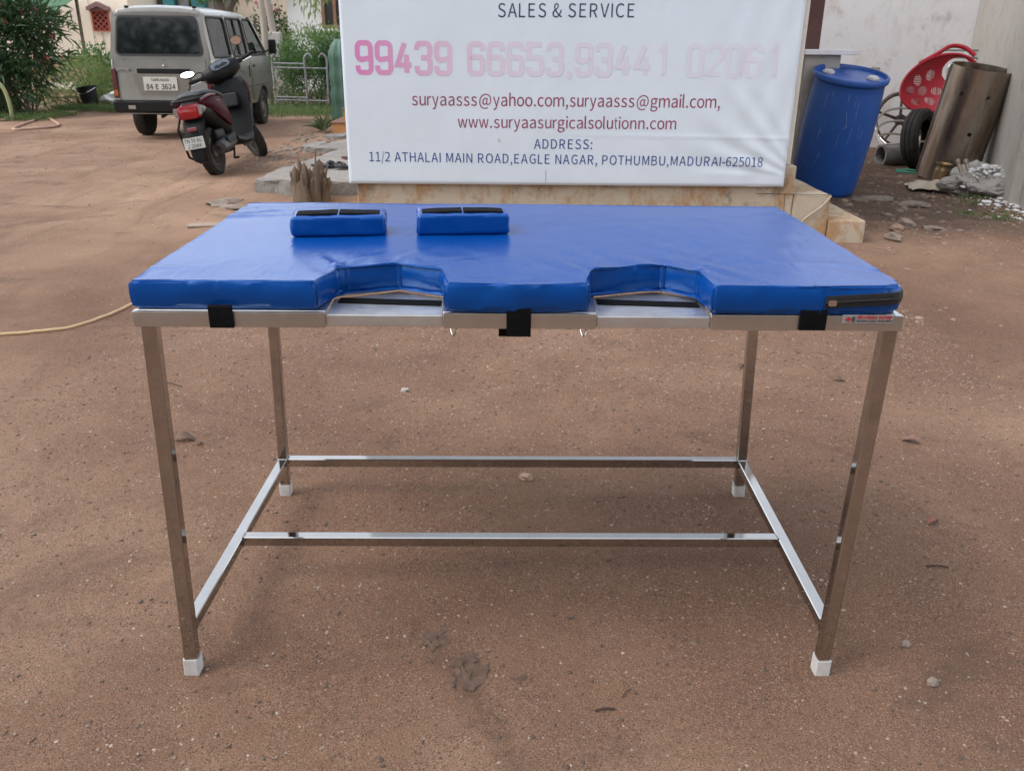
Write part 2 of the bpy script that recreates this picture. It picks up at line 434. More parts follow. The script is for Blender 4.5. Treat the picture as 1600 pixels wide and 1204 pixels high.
DIRT = dirt_mat(); STEEL = steel_mat("polished_steel", 0.04, (0.50, 0.49, 0.475), smudge=0.05); STEEL_TOP = steel_mat("satin_sheet_steel", 0.36, (0.66, 0.66, 0.65), 0.08); TRAY_ST = steel_mat("brushed_tray_steel", 0.5, (0.74, 0.75, 0.76), 0.1); VINYL = vinyl_mat()
VELCRO = M("black_velcro", (0.0025, 0.0025, 0.0032), (0.005, 0.005, 0.006), 80, 0.95, bs=0.8, bscale=500, bdist=0.002, spec=.15)
WHITE_PL = M("white_plastic", (0.60, 0.61, 0.61), (0.46, 0.43, 0.40), 30, 0.45)
ZIP = M("black_zip_tape", (0.005, 0.005, 0.006), (0.009, 0.009, 0.009), 200, 0.7, bs=0.6, bscale=400)
CHROME = steel_mat("bright_metal", 0.08, (0.8, 0.8, 0.82), 0.05)
BLACK_PL = M("black_plastic", (0.0028, 0.0030, 0.0036), (0.006, 0.006, 0.006), 12, 0.5, bs=0.1, spec=.25)
GREY_PL = M("dusty_black_plastic", (0.0028, 0.0038, 0.0055), (0.0075, 0.008, 0.0085), 9, 0.55, spec=.18)
RUBBER = M("tyre_rubber", (0.006, 0.006, 0.006), (0.026, 0.020, 0.016), 8, 0.85, bs=0.4, bscale=90)
INK_NAVY = M("navy_ink", (0.014, 0.030, 0.080), (0.02, 0.04, 0.10), 30, 0.5)
INK_BLUE = M("blue_ink", (0.004, 0.032, 0.19), (0.008, 0.045, 0.22), 30, 0.5)
INK_RED = M("maroon_ink", (0.20, 0.016, 0.060), (0.25, 0.035, 0.085), 30, 0.5)
BLACK_INK = M("black_ink", (0.02, 0.02, 0.022), None, 30, 0.6)
RED_INK = M("red_ink", (0.5, 0.02, 0.03), None, 30, 0.5)
FADED = fade_print_mat(); BANNER = banner_mat()
PLASTER = streak_mat("cream_plaster", (0.70, 0.66, 0.58), (0.55, 0.47, 0.36), (0.42, 0.38, 0.32), amt=0.55)
PLINTH = streak_mat("stained_plinth_plaster", (0.44, 0.37, 0.28), (0.34, 0.19, 0.085), (0.13, 0.105, 0.08), amt=.9, bs=0.7, sc=2.0, th=.06)
WHITEWALL = streak_mat("dirty_whitewash", (0.74, 0.73, 0.74), (0.58, 0.52, 0.46), (0.34, 0.30, 0.27), amt=0.6, sc=1.2, th=.02)
GREYWALL = streak_mat("bare_grey_plaster", (0.40, 0.375, 0.34), (0.30, 0.26, 0.22), (0.20, 0.18, 0.155), amt=0.7, sc=1.5, th=.02)

# ------------------------------------------------------------------ ground
def gh(x, y):
    """ground height"""
    x = np.asarray(x, dtype=float); y = np.asarray(y, dtype=float)
    h = 0.016 * fbm(x * 1.1, y * 1.1, 1.0, 4) + 0.007 * fbm(x * 9, y * 9, 3.0, 3)
    near = np.exp(-(((x) / 1.6) ** 2 + ((y - 0.4) / 1.3) ** 2)); h = h * (1 - 0.55 * near)
    yard = np.clip((x - 2.3) / 0.8, 0, 1) * np.clip((y - 4.2) / 0.8, 0, 1)
    h = h + yard * (0.05 * fbm(x * 2.1, y * 2.1, 8.0, 4) + 0.01)
    far = np.clip((y - 13) / 10, 0, 1); h = h + far * (0.25 * fbm(x * 0.25, y * 0.25, 4.0, 3))
    rut = np.exp(-((x + 3.4 - 0.25 * (y - 5)) / 0.28) ** 2) * np.clip((y - 2) / 2, 0, 1) * np.clip((12 - y) / 3, 0, 1)
    h = h - 0.02 * rut
    return h
def G(x, y): return float(gh(x, y))

def make_ground():
    xs = np.concatenate([-np.geomspace(400, 9.0, 26), np.arange(-8.9, -2.6, 0.07), np.arange(-2.6, 3.0, 0.022), np.arange(3.0, 6.2, 0.05), np.geomspace(6.3, 400, 24)])
    ys = np.concatenate([-np.geomspace(300, 2.0, 12), np.arange(-1.9, -0.6, 0.05), np.arange(-0.6, 3.2, 0.022), np.arange(3.2, 9.5, 0.05), np.arange(9.5, 18, 0.16), np.geomspace(18.4, 900, 24)])
    X, Y = np.meshgrid(xs, ys); H = gh(X, Y)
    V = np.stack([X, Y, H], -1).reshape(-1, 3); nx, ny = len(xs), len(ys)
    i = np.arange(ny - 1)[:, None] * nx + np.arange(nx - 1)[None]; i = i.ravel()
    o = from_np("ground", V, np.stack([i, i + 1, i + nx + 1, i + nx], 1), DIRT, None, 180)
    props(o, "brown dirt ground of the yard", None, None, 'structure')
    del o['label']
make_ground()

ICO = None
def pebbles(name, pos, size, mat, label, flat=0.6, kind='stuff', cat='gravel'):
    bm = bmesh.new(); bmesh.ops.create_icosphere(bm, subdivisions=1, radius=1.0)
    bv = np.array([v.co[:] for v in bm.verts]); bf = np.array([[v.index for v in f.verts] for f in bm.faces]); bm.free()
    N = len(pos); nv = len(bv)
    jit = 1 + 0.35 * RNG.standard_normal((N, nv, 1)) * 0.6
    s = size[:, None, None] * np.stack([0.7 + 0.6 * RNG.random(N), 0.7 + 0.6 * RNG.random(N), flat * (0.6 + 0.6 * RNG.random(N))], 1)[:, None, :]
    V = bv[None] * jit * s
    a = RNG.random(N) * 2 * PI; ca, sa = np.cos(a)[:, None], np.sin(a)[:, None]
    x = V[..., 0] * ca - V[..., 1] * sa; y = V[..., 0] * sa + V[..., 1] * ca
    V = np.stack([x, y, V[..., 2]], -1) + pos[:, None, :]
    Fc = bf[None] + (np.arange(N) * nv)[:, None, None]
    o = from_np(name, V.reshape(-1, 3), Fc.reshape(-1, 3), mat, None, None)
    return props(o, label, cat, None, kind)

GRIT = M("grit", (0.40, 0.31, 0.25), (0.17, 0.11, 0.085), 19, 0.9, lo=0.4, hi=0.6)
GRIT2 = M("dark_crumbs", (0.13, 0.085, 0.06), (0.06, 0.045, 0.035), 11, 0.95)
def scatter(n, x0, x1, y0, y1, pw=1.0):
    x = x0 + (x1 - x0) * RNG.random(n); y = y0 + (y1 - y0) * RNG.random(n) ** pw
    return np.stack([x, y, gh(x, y)], 1)
p = np.concatenate([scatter(34000, -1.7, 2.0, -0.42, 3.0), scatter(7000, -6, 4.5, 2.5, 9)])
pebbles("gravel", p, 0.0008 + 0.0034 * RNG.random(len(p)) ** 5 + 0.0006 * np.clip(p[:, 1], 0, 6), GRIT, "fine pale grit scattered over the brown dirt")
p = np.concatenate([scatter(14000, -1.9, 2.2, -0.4, 3.6), scatter(1600, -7, -1, 4, 12)])
pebbles("soil_crumbs", p, 0.0010 + 0.005 * RNG.random(len(p)) ** 4 + 0.0008 * np.clip(p[:, 1], 0, 8), GRIT2, "dark soil crumbs and bits of leaf on the dirt", 0.4, 'stuff', 'crumbs')
STONE = M("grey_stone", (0.24, 0.19, 0.15), (0.13, 0.10, 0.08), 14, 0.9, bs=0.5, bscale=40)
PINKSTONE = M("reddish_stone", (0.30, 0.195, 0.145), (0.17, 0.105, 0.08), 14, 0.9, bs=0.5, bscale=40)
p = np.concatenate([scatter(500, 2.35, 4.2, 3.6, 6.3), scatter(60, 1.6, 3.4, 2.3, 3.6)])
p2 = np.concatenate([scatter(360, 2.45, 4.4, 4.3, 7.2), scatter(120, 2.9, 5.0, 6.5, 9.2)])
pebbles("yard_debris", p2, 0.006 + 0.036 * RNG.random(len(p2)) ** 4, STONE, "grey stones and dirt lumps littering the dark soil of the side yard", 0.55, 'stuff', 'rubble')
pebbles("rubble_chips", p, 0.004 + 0.022 * RNG.random(len(p)) ** 4, PINKSTONE, "reddish brick and stone chips strewn in front of the side yard", 0.5, 'stuff', 'rubble')
p = scatter(520, -3.0, -1.75, 7.6, 11.0)
p = p[np.abs(p[:, 0] + 2.35 - 0.02 * (p[:, 1] - 9)) < 0.35 + 0.25 * RNG.random(len(p))]
pebbles("broken_brick_bits", p, 0.012 + 0.035 * RNG.random(len(p)) ** 2, STONE, "grey and brown broken bits beside the orange steps", 0.5, 'stuff', 'rubble')

# ------------------------------------------------------------------ the table
def make_table():
    t = thing('examination_table', 'stainless steel examination table frame with polished square legs under the blue pad', 'table')
    ZT, ZB = 0.788, 0.762
    # top plate with the two notches cut into its front edge
    X0, X1, Y0, Y1 = -0.676, 0.684, 0.0, 0.792
    poly = [(X0 + .003, .004), (-.338, .004), (-.342, .105), (-.224, .160), (-.136, .112), (-.131, .004), (.139, .004), (.143, .122), (.268, .168), (.352, .120), (.342, .004), (X1 - .003, .004), (X1 - .003, Y1), (X0 + .003, Y1)]
    MB().prism(poly, ZT - 0.0035, ZT, bev=0.0012, seg=1).build('top_plate', STEEL_TOP, t)
    # apron: one box section rim, the front broken by the two lower trays
    for x0, x1 in ((X0, -.338), (-.131, .139), (.342, X1)):
        MB().box(((x0 + x1) / 2, 0.006, (ZT + ZB) / 2 - .002), (x1 - x0, 0.016, ZT - ZB + .003), bev=0.0025).build('front_apron', STEEL_TOP, t)
    a = MB()
    a.box((X0 + .008, .403, (ZT + ZB) / 2 - .003), (.016, .776, ZT - ZB - .002), bev=.002)
    a.box((X1 - .008, .403, (ZT + ZB) / 2 - .003), (.016, .776, ZT - ZB - .002), bev=.002)
    a.box(((X0 + X1) / 2, Y1 - .004, (ZT + ZB) / 2 - .003), (X1 - X0 - .034, .014, ZT - ZB - .002), bev=.002)
    a.build('side_apron', STEEL_TOP, t)
    for pts, xa, xb, sl in (([(-.3365, .006), (-.3405, .103), (-.2245, .157), (-.1375, .111), (-.1325, .006)], -.3365, -.1325, 0), ([(.1405, .006), (.1445, .121), (.268, .165), (.3505, .119), (.3405, .006)], .1405, .3405, 0)):
        tr = MB()
        tr.prism(pts, ZT - .012, ZT - .006)
        tr.box(((xa + xb) / 2, .008, ZB + .0085), (xb - xa, .010, .021), bev=.002)
        # thin raised wire-like rim behind the tray
        tr.tube([(x, y, ZT - .001) for x, y in pts], .0008, 6)
        o = tr.build('tray', TRAY_ST, t)
        xm0, xm1 = xa + .008, xb - .006
        MB().prism([(xm0, .073), (xm1, .058), (xm1, .088), (xm0, .104)], ZT - .0058, ZT - .0038).build('velcro_strip', VELCRO, o)
    # legs
    L = [((-.671, .014, 0), (-.6545, .020, ZB)), ((.650, .014, 0), (.6695, .020, ZB)), ((-.654, .772, 0), (-.637, .768, ZB)), ((.668, .778, 0), (.645, .768, ZB))]
    w_ = .027
    for b_, tp in L:
        lg = MB(); secs = []
        for c in (b_, tp):
            q = rrect(w_, w_, .004, 3); secs.append([(c[0] + x, c[1] + y, c[2] + (0.012 if c is b_ else 0)) for x, y in q])
        lo = lg.loft(secs).build('leg', STEEL, t)
        c = Vector(b_); d = (Vector(tp) - c) / ZB
        cp = MB(); q = rrect(w_ + .004, w_ + .004, .003, 3)
        hs = []
        prof = []
        for x, y in q:   # scalloped upper rim, high at the corners
            k = min(abs(x), abs(y)) / (w_ / 2); prof.append(.022 + .013 * k ** 1.5)
        s0 = [(c.x + x, c.y + y, -.004) for x, y in q]; s1 = [(c.x + x + d.x * .03, c.y + y + d.y * .03, h) for (x, y), h in zip(q, prof)]
        cp.loft([s0, s1]).build('foot_cap', WHITE_PL, lo)
    zr = .1055
    def leg_at(i, z):
        b_, tp = map(Vector, L[i]); return b_ + (tp - b_) * (z / ZB)
    FL, FR, BL, BR = (leg_at(i, zr) for i in range(4))
    h = w_ / 2
    def rail(p0, p1, wx=.026, wy=.025):
        q = MB(); q.beam(p0, p1, wx, wy); dd = (p1 - p0).normalized(); sd_ = Vector((0, 0, 1)).cross(dd).normalized(); uu = dd.cross(sd_)
        for e, sg in ((p0, 1), (p1, -1)):      # weld bead round each end
            pts = []
            for a_, b_ in ((-1, -1), (0, -1), (1, -1), (1, 0), (1, 1), (0, 1), (-1, 1), (-1, 0)): pts.append(e + dd * sg * .001 + sd_ * a_ * wx / 2 + uu * b_ * wy / 2 + Vector([random.uniform(-.0006, .0006) for _ in range(3)]))
            q.tube(pts, .0019, 6, closed=True)
        q.build('rail', STEEL, t)
    rail(FL + Vector((0, h, 0)), BL - Vector((0, h, 0))); rail(FR + Vector((0, h, 0)), BR - Vector((0, h, 0)))
    rail(BL + Vector((h, 0, .0)), BR - Vector((h, 0, 0)))
    k = .45
    ml = FL.lerp(BL, k); mr = FR.lerp(BR, k)
    rail(ml + Vector((.013, 0, -.0005)), mr - Vector((.013, 0, .0005)))
    for x in (-.113, .118):   # bent wire hooks under the middle apron
        pts = [(x - .006, .008, ZB + .002), (x - .004, .004, .752), (x, .0, .7455), (x + .004, .004, .752), (x + .006, .012, ZB + .002)]
        MB().tube(smoothpts(pts, 4), .0014, 6).build('hook', STEEL, t)
    # maker's plate riveted on the right of the front apron
    npl = MB().box((.6185, -.0035, .7815), (.090, .002, .0155), bev=.0008, seg=1).build('name_plate', M("grey_enamel", (.42, .42, .43), (.36, .36, .37), 40, .35, metal=.4), t)
    yq = -.0049
    def on(x, z): return lambda W: np.stack([W[:, 0] + x, np.full(len(W), yq), W[:, 2] + z], 1)
    text_part('lettering', 'SURYA SURGICAL SOLUTIONS', .062, .0058, RED_INK, npl, on(.599, .7826), .022)
    text_part('lettering', 'MADURAI-625018  99439 66653', .062, .0036, BLACK_INK, npl, on(.599, .7768), .010)
    cr = MB(); cr.box((.584, yq, .7815), (.009, .0004, .0032)); cr.box((.584, yq - .0001, .7815), (.0032, .0004, .009)); cr.build('red_cross', RED_INK, npl)
    cr = MB()
    for dx in (0, .0022, .0044): cr.box((.5905 + dx, yq, .7815), (.0008, .0003, .009))
    for dz in (-.004, 0, .004): cr.box((.5928, yq - .0002, .7815 + dz), (.0062, .0003, .0008))
    cr.build('emblem', BLACK_INK, npl)
    MB().ball((.5765, yq, .7815), .0014, 1).ball((.6605, yq, .7815), .0014, 1).build('rivet', CHROME, npl)
    return t
make_table()

def grid_cut(bm, xs, ys, zs=()):
    for ax, vals in ((0, xs), (1, ys), (2, zs)):
        no = [0, 0, 0]; no[ax] = 1
        for v_ in vals:
            c = [0, 0, 0]; c[ax] = v_
            bmesh.ops.bisect_plane(bm, geom=bm.verts[:] + bm.edges[:] + bm.faces[:], plane_co=c, plane_no=no, dist=1e-5)

PAD_Z0, PAD_Z1 = 0.7895, 0.843
PAD = [(-.675, .004), (-.520, .010), (-.352, .004), (-.336, .104), (-.318, .117), (-.222, .146), (-.133, .104), (-.126, .000), (.0, -.006), (.125, .006), (.132, .106), (.22, .136), (.28, .152), (.338, .098), (.342, -.006), (.520, -.002), (.645, .000), (.675, .010), (.682, .04), (.684, .786), (-.680, .780)]
NOTCH = [(-.336, .110), (-.222, .15), (-.133, .11), (.132, .11), (.28, .155), (.338, .1)]
def pad_bulge(x, y, z, nx, ny):
    k = (z - PAD_Z0) / (PAD_Z1 - PAD_Z0)
    e = 0.0045 * math.sin(PI * min(max(k, 0), 1)) + 0.0028 * mnoise.noise(Vector((x * 14, y * 14, z * 20))) + 0.0022 * mnoise.noise(Vector((x * 45, y * 45, z * 25 + 3)))
    return e
CREASE = [(-.336, .115, -.42, .30, .0030), (-.330, .118, -.22, .26, .0026), (-.222, .15, -.16, .30, .0024), (-.133, .11, -.03, .22, .0024), (.132, .112, .05, .25, .0026), (.28, .157, .33, .32, .0024), (.338, .102, .45, .21, .0030), (.338, .10, .42, .30, .0020),
          (-.68, .60, -.36, .70, .0046), (-.66, .70, -.40, .74, .0034), (.68, .70, .50, .60, .0026), (.68, .12, .50, .17, .0024), (-.67, .10, -.50, .16, .0022), (-.10, .02, .06, .05, .0016)]
def make_pad():
    t = thing('blue_mattress_pad', 'large blue leatherette pad with two notches along its front edge, covering the whole steel table', 'mattress', (0, 0, 0))
    mb = MB(); mb.prism(PAD, PAD_Z0, PAD_Z1, bev=0.0055, seg=3)
    b = mb.b
    bmesh.ops.triangulate(b, faces=[f for f in b.faces if len(f.verts) > 6])
    grid_cut(b, np.arange(-.668, .68, .0125), np.arange(.012, .78, .0125), (.803, .8165, .83))
    bmesh.ops.triangulate(b, faces=[f for f in b.faces if len(f.verts) > 4])
    b.normal_update()
    disp = []
    for v in b.verts:
        x, y, z = v.co; n = v.normal; d = Vector((0, 0, 0))
        if n.z > .5:
            dn = min(math.hypot(x - a, y - c) for a, c in NOTCH)
            edge = min(x + .68, .684 - x, .785 - y, max(y, 0))
            hh = .0032 * mnoise.noise(Vector((x * 3, y * 3, 1))) + .0007 * mnoise.noise(Vector((x * 16, y * 16, 4)))
            puck = math.exp(-dn / .07); hh += .0065 * puck * mnoise.noise(Vector(((x + y * .6) * 26, (y - x * .3) * 7, 2)))
            hh += .004 * min(max(edge, 0) / .18, 1) - .003
            hh += .0028 * math.exp(-((y - .60 - .10 * (x + .55)) / .016) ** 2) * max(0, min(1, (-.28 - x) / .2))   # crease near the far left corner
            hh += .002 * math.exp(-((y - .66 - .25 * (x + .6)) / .02) ** 2) * max(0, min(1, (-.35 - x) / .2))
            for (ax_, ay_, bx_, by_, am_) in CREASE:
                L_ = math.hypot(bx_ - ax_, by_ - ay_); ux, uy = (bx_ - ax_) / L_, (by_ - ay_) / L_; t_ = (x - ax_) * ux + (y - ay_) * uy; o_ = (x - ax_) * -uy + (y - ay_) * ux + .012 * math.sin(t_ * 22 + ax_ * 9)
                if -.02 < t_ < L_: hh += am_ * (1 - max(t_, 0) / L_) * (math.exp(-(o_ / .010) ** 2) - .7 * math.exp(-((o_ - .016) / .011) ** 2))
            d.z += hh * n.z
        hn = Vector((n.x, n.y, 0))
        if hn.length > .3: d += hn * pad_bulge(x, y, z, n.x, n.y)
        disp.append(d)
    for v, d in zip(b.verts, disp): v.co += d
    mb.build('cushion', VINYL, t, 50)
    # stitched seam lines (thin welts) on the front
    s = MB()
    s.tube([(x, -.0035 - .0012 * math.sin((x + .6) * 9), PAD_Z1 - .0055 + .0016 * mnoise.noise(Vector((x * 12, 0, 0)))) for x in np.linspace(.545, .655, 20)], .0011, 5)
    s.tube([(.532, -.0058, z) for z in np.linspace(PAD_Z0 + .003, PAD_Z1 - .006, 8)], .0011, 5)
    s.build('seam', VINYL, t)
    # zip round the right front corner
    path = [(x, -.0085 - .0012 * math.sin(x * 30)) for x in np.linspace(.538, .635, 14)] + [(.655, -.006), (.668, .000), (.679, .012), (.684, .030), (.6862, .06), (.687, .12)]
    zb = MB(); secs = []
    for i, (x, y) in enumerate(path):
        zc = .8125 + .007 * min(1, i / 14); hgt = .0105
        a = path[max(i - 1, 0)]; c = path[min(i + 1, len(path) - 1)]; tx, ty = c[0] - a[0], c[1] - a[1]; l = math.hypot(tx, ty); nx, ny = ty / l, -tx / l
        secs.append([(x - nx * .006, y - ny * .006, zc - hgt), (x + nx * .0006, y + ny * .0006, zc - hgt), (x + nx * .002, y + ny * .002, zc), (x + nx * .0006, y + ny * .0006, zc + hgt), (x - nx * .006, y - ny * .006, zc + hgt)])
    z_ = zb.loft(secs).build('zip', ZIP, t, 20)
    MB().tube([(x + .0, y - .0018 if x < .66 else y, .8125 + .007 * min(1, i / 14)) for i, (x, y) in enumerate(path[:16])], .0022, 6).build('zip_teeth', ZIP, z_)
    MB().prism(rrect(.015, .011, .004), 0, .003, Matrix.Translation((.549, -.0095, .8125)) @ Matrix.Rotation(PI / 2, 4, 'X')).build('zip_pull', CHROME, z_)
    for x0, x1, zb_ in ((-.540, -.498, .759), (-.019, .024, .746), (.498, .545, .761)):
        q = MB(); pr_ = [(-.0015, .800), (-.0065, .797), (-.0075, .775), (-.0062, zb_), (-.0040, zb_), (-.0040, .775), (-.0035, .793)]
        q.loft([[(x, y, z) for y, z in pr_] for x in np.linspace(x0, x1, 5)])
        q.build('strap', VELCRO, t)
    MB().box((-.024, .0205, .7485), (.018, .005, .021), bev=.001).build('strap_end', VELCRO, t)
make_pad()

def make_bolster(x0, y0, x1, y1, dep, hgt, label, seed):
    c = Vector(((x0 + x1) / 2, (y0 + y1) / 2, PAD_Z1 + .0015)); ang = math.atan2(y1 - y0, x1 - x0); wd = math.hypot(x1 - x0, y1 - y0)
    t = thing('small_bolster', label, 'bolster', c, (0, 0, ang), 'blue bolsters lying on the pad')
    mb = MB(); mb.box((0, dep / 2, hgt / 2), (wd, dep, hgt), bev=.007, seg=3); b = mb.b
    grid_cut(b, np.linspace(-wd / 2 + .01, wd / 2 - .01, 16), np.linspace(.01, dep - .01, 8), np.linspace(.01, hgt - .008, 4)); b.normal_update()
    dd = []
    for v in b.verts:
        x, y, z = v.co; kx = 1 - (2 * x / wd) ** 2; ky = 1 - (2 * (y - dep / 2) / dep) ** 2
        cr = math.exp(-min(abs(abs(x) - wd / 2), 1) / .03)
        e = .0030 * max(kx, 0) * max(ky if v.normal.z > .5 else 1, 0) + (.0014 + .0025 * cr) * mnoise.noise(Vector((x * 40 + seed, y * 40, z * 40)))
        n = Vector(v.normal); n.z = max(n.z, 0); dd.append(n * e)
    for v, d in zip(b.verts, dd): v.co += d
    mb.build('cushion', VINYL, t, 50)
    for s in (-1, 1):
        a = MB(); xs = np.linspace(.002, wd * .44, 8)
        secs = [[(s * x, .012 + .012 * (x / wd) * .3, hgt + .0022 + .003 * (1 - (2 * x / wd) ** 2)), (s * x, .052 + .002 * math.sin(x * 90 + seed), hgt + .0026 + .0036 * (1 - (2 * x / wd) ** 2)), (s * x, .052, hgt - .001), (s * x, .012, hgt - .001)] for x in xs]
        a.loft(secs).build('velcro_strip', VELCRO, t)
make_bolster(-.471, .346, -.275, .366, .092, .042, 'small blue bolster with two black velcro strips, nearest the left end of the pad', 1)
make_bolster(-.209, .371, -.013, .391, .105, .044, 'small blue bolster with two black velcro strips, closer to the middle of the pad', 9)

# ------------------------------------------------------------------ building with the banner
BY = 4.2
def make_building():
    t = thing('plastered_building', 'cream plastered building corner with a stained plinth and side steps, carrying the white banner', 'building', (.5, BY, 0))
    o = Vector((.5, BY, 0))
    W = lambda p: (p[0] - o.x, p[1] - o.y, p[2] - o.z)
    a = MB(); a.box(W((.45, 5.9, 1.95)), (2.74, 3.36, 2.9), bev=.012); wl = a.build('wall', PLASTER, t)
    a = MB(); a.box(W((.45, 5.9, 3.45)), (3.1, 3.8, .12), bev=.01); a.build('roof_slab', PLASTER, t)
    a = MB(); a.box(W((.4435, 5.86, .2325)), (2.827, 3.32, .535), bev=.012); pl = a.build('plinth', PLINTH, t)
    for x1, h_, y0 in ((2.106, .316, 4.203), (2.363, .151, 4.206)):
        x0 = 1.857 if h_ > .2 else 2.106
        q = MB(); q.box(W(((x0 + x1) / 2, y0 + .55, h_ / 2 - .05)), (x1 - x0 - .003, 1.1, h_ + .1), bev=.014, seg=2)
        b = q.b; grid_cut(b, np.linspace(x0 - o.x + .03, x1 - o.x - .03, 6), np.linspace(.03, 1.05, 12), (.05, .1, .2))
        for v in b.verts: v.co += .004 * Vector((mnoise.noise(v.co * 9), mnoise.noise(v.co * 9 + Vector((5, 0, 0))), mnoise.noise(v.co * 9 + Vector((0, 7, 0)))))
        q.build('step', PLINTH, t)
    # mortar lines and a thin string-like crack on the plinth face
    q = MB(); q.tube([W((1.62, BY - .0005, .322)), W((2.10, BY - .0005, .318))], .0028, 5); q.tube([W((1.80, BY - .0005, .32)), W((1.805, BY - .0005, .18))], .0022, 5)
    q.build('joint', M("dark_joint", (.16, .12, .08), None, 20, .9), pl)
    q = MB(); q.tube(smoothpts([W((2.10, BY - .006, .312)), W((2.04, BY - .012, .24)), W((1.93, BY - .014, .15)), W((1.9, BY - .03, .05))], 4), .007, 6); q.build('cable', M("dirty_cable", (.42, .34, .25), None, 20, .7), pl)
    return t
make_building()

BX0, BX1, BZ0, BZ1 = -1.012, 1.772, .372, 2.75
BF = BY - .045      # front of the flex sheet
def brip(x, z):
    """ripple depth of the flex sheet (towards -y)"""
    x = np.asarray(x, float); z = np.asarray(z, float)
    u = x - 1.66; vv = z - .45
    d = .0022 * np.sin(x * 2.1 + z * 1.3) + .0012 * fbm(x * 2.3, z * 2.3, 5.0, 3)
    rgt_ = np.clip((x - .85) / .7, 0, 1)
    ang = np.arctan2(np.maximum(vv, 0) + .05, -(u - .25)); rr = np.hypot(u - .25, vv)
    d = d + rgt_ * .0042 * np.sin(ang * 26 + 1.2 * vnoise(rr * 3, ang * 4, 2.)) * np.exp(-((rr - .55) / .42) ** 2)
    d = d + .0022 * np.exp(-((z - .69 + .01 * x) / .012) ** 2) * np.clip((x - .2), 0, 1)
    d = d + .0012 * np.sin((x - z * .35) * 34) * np.clip((x - 1.1) / .5, 0, 1)
    return -d
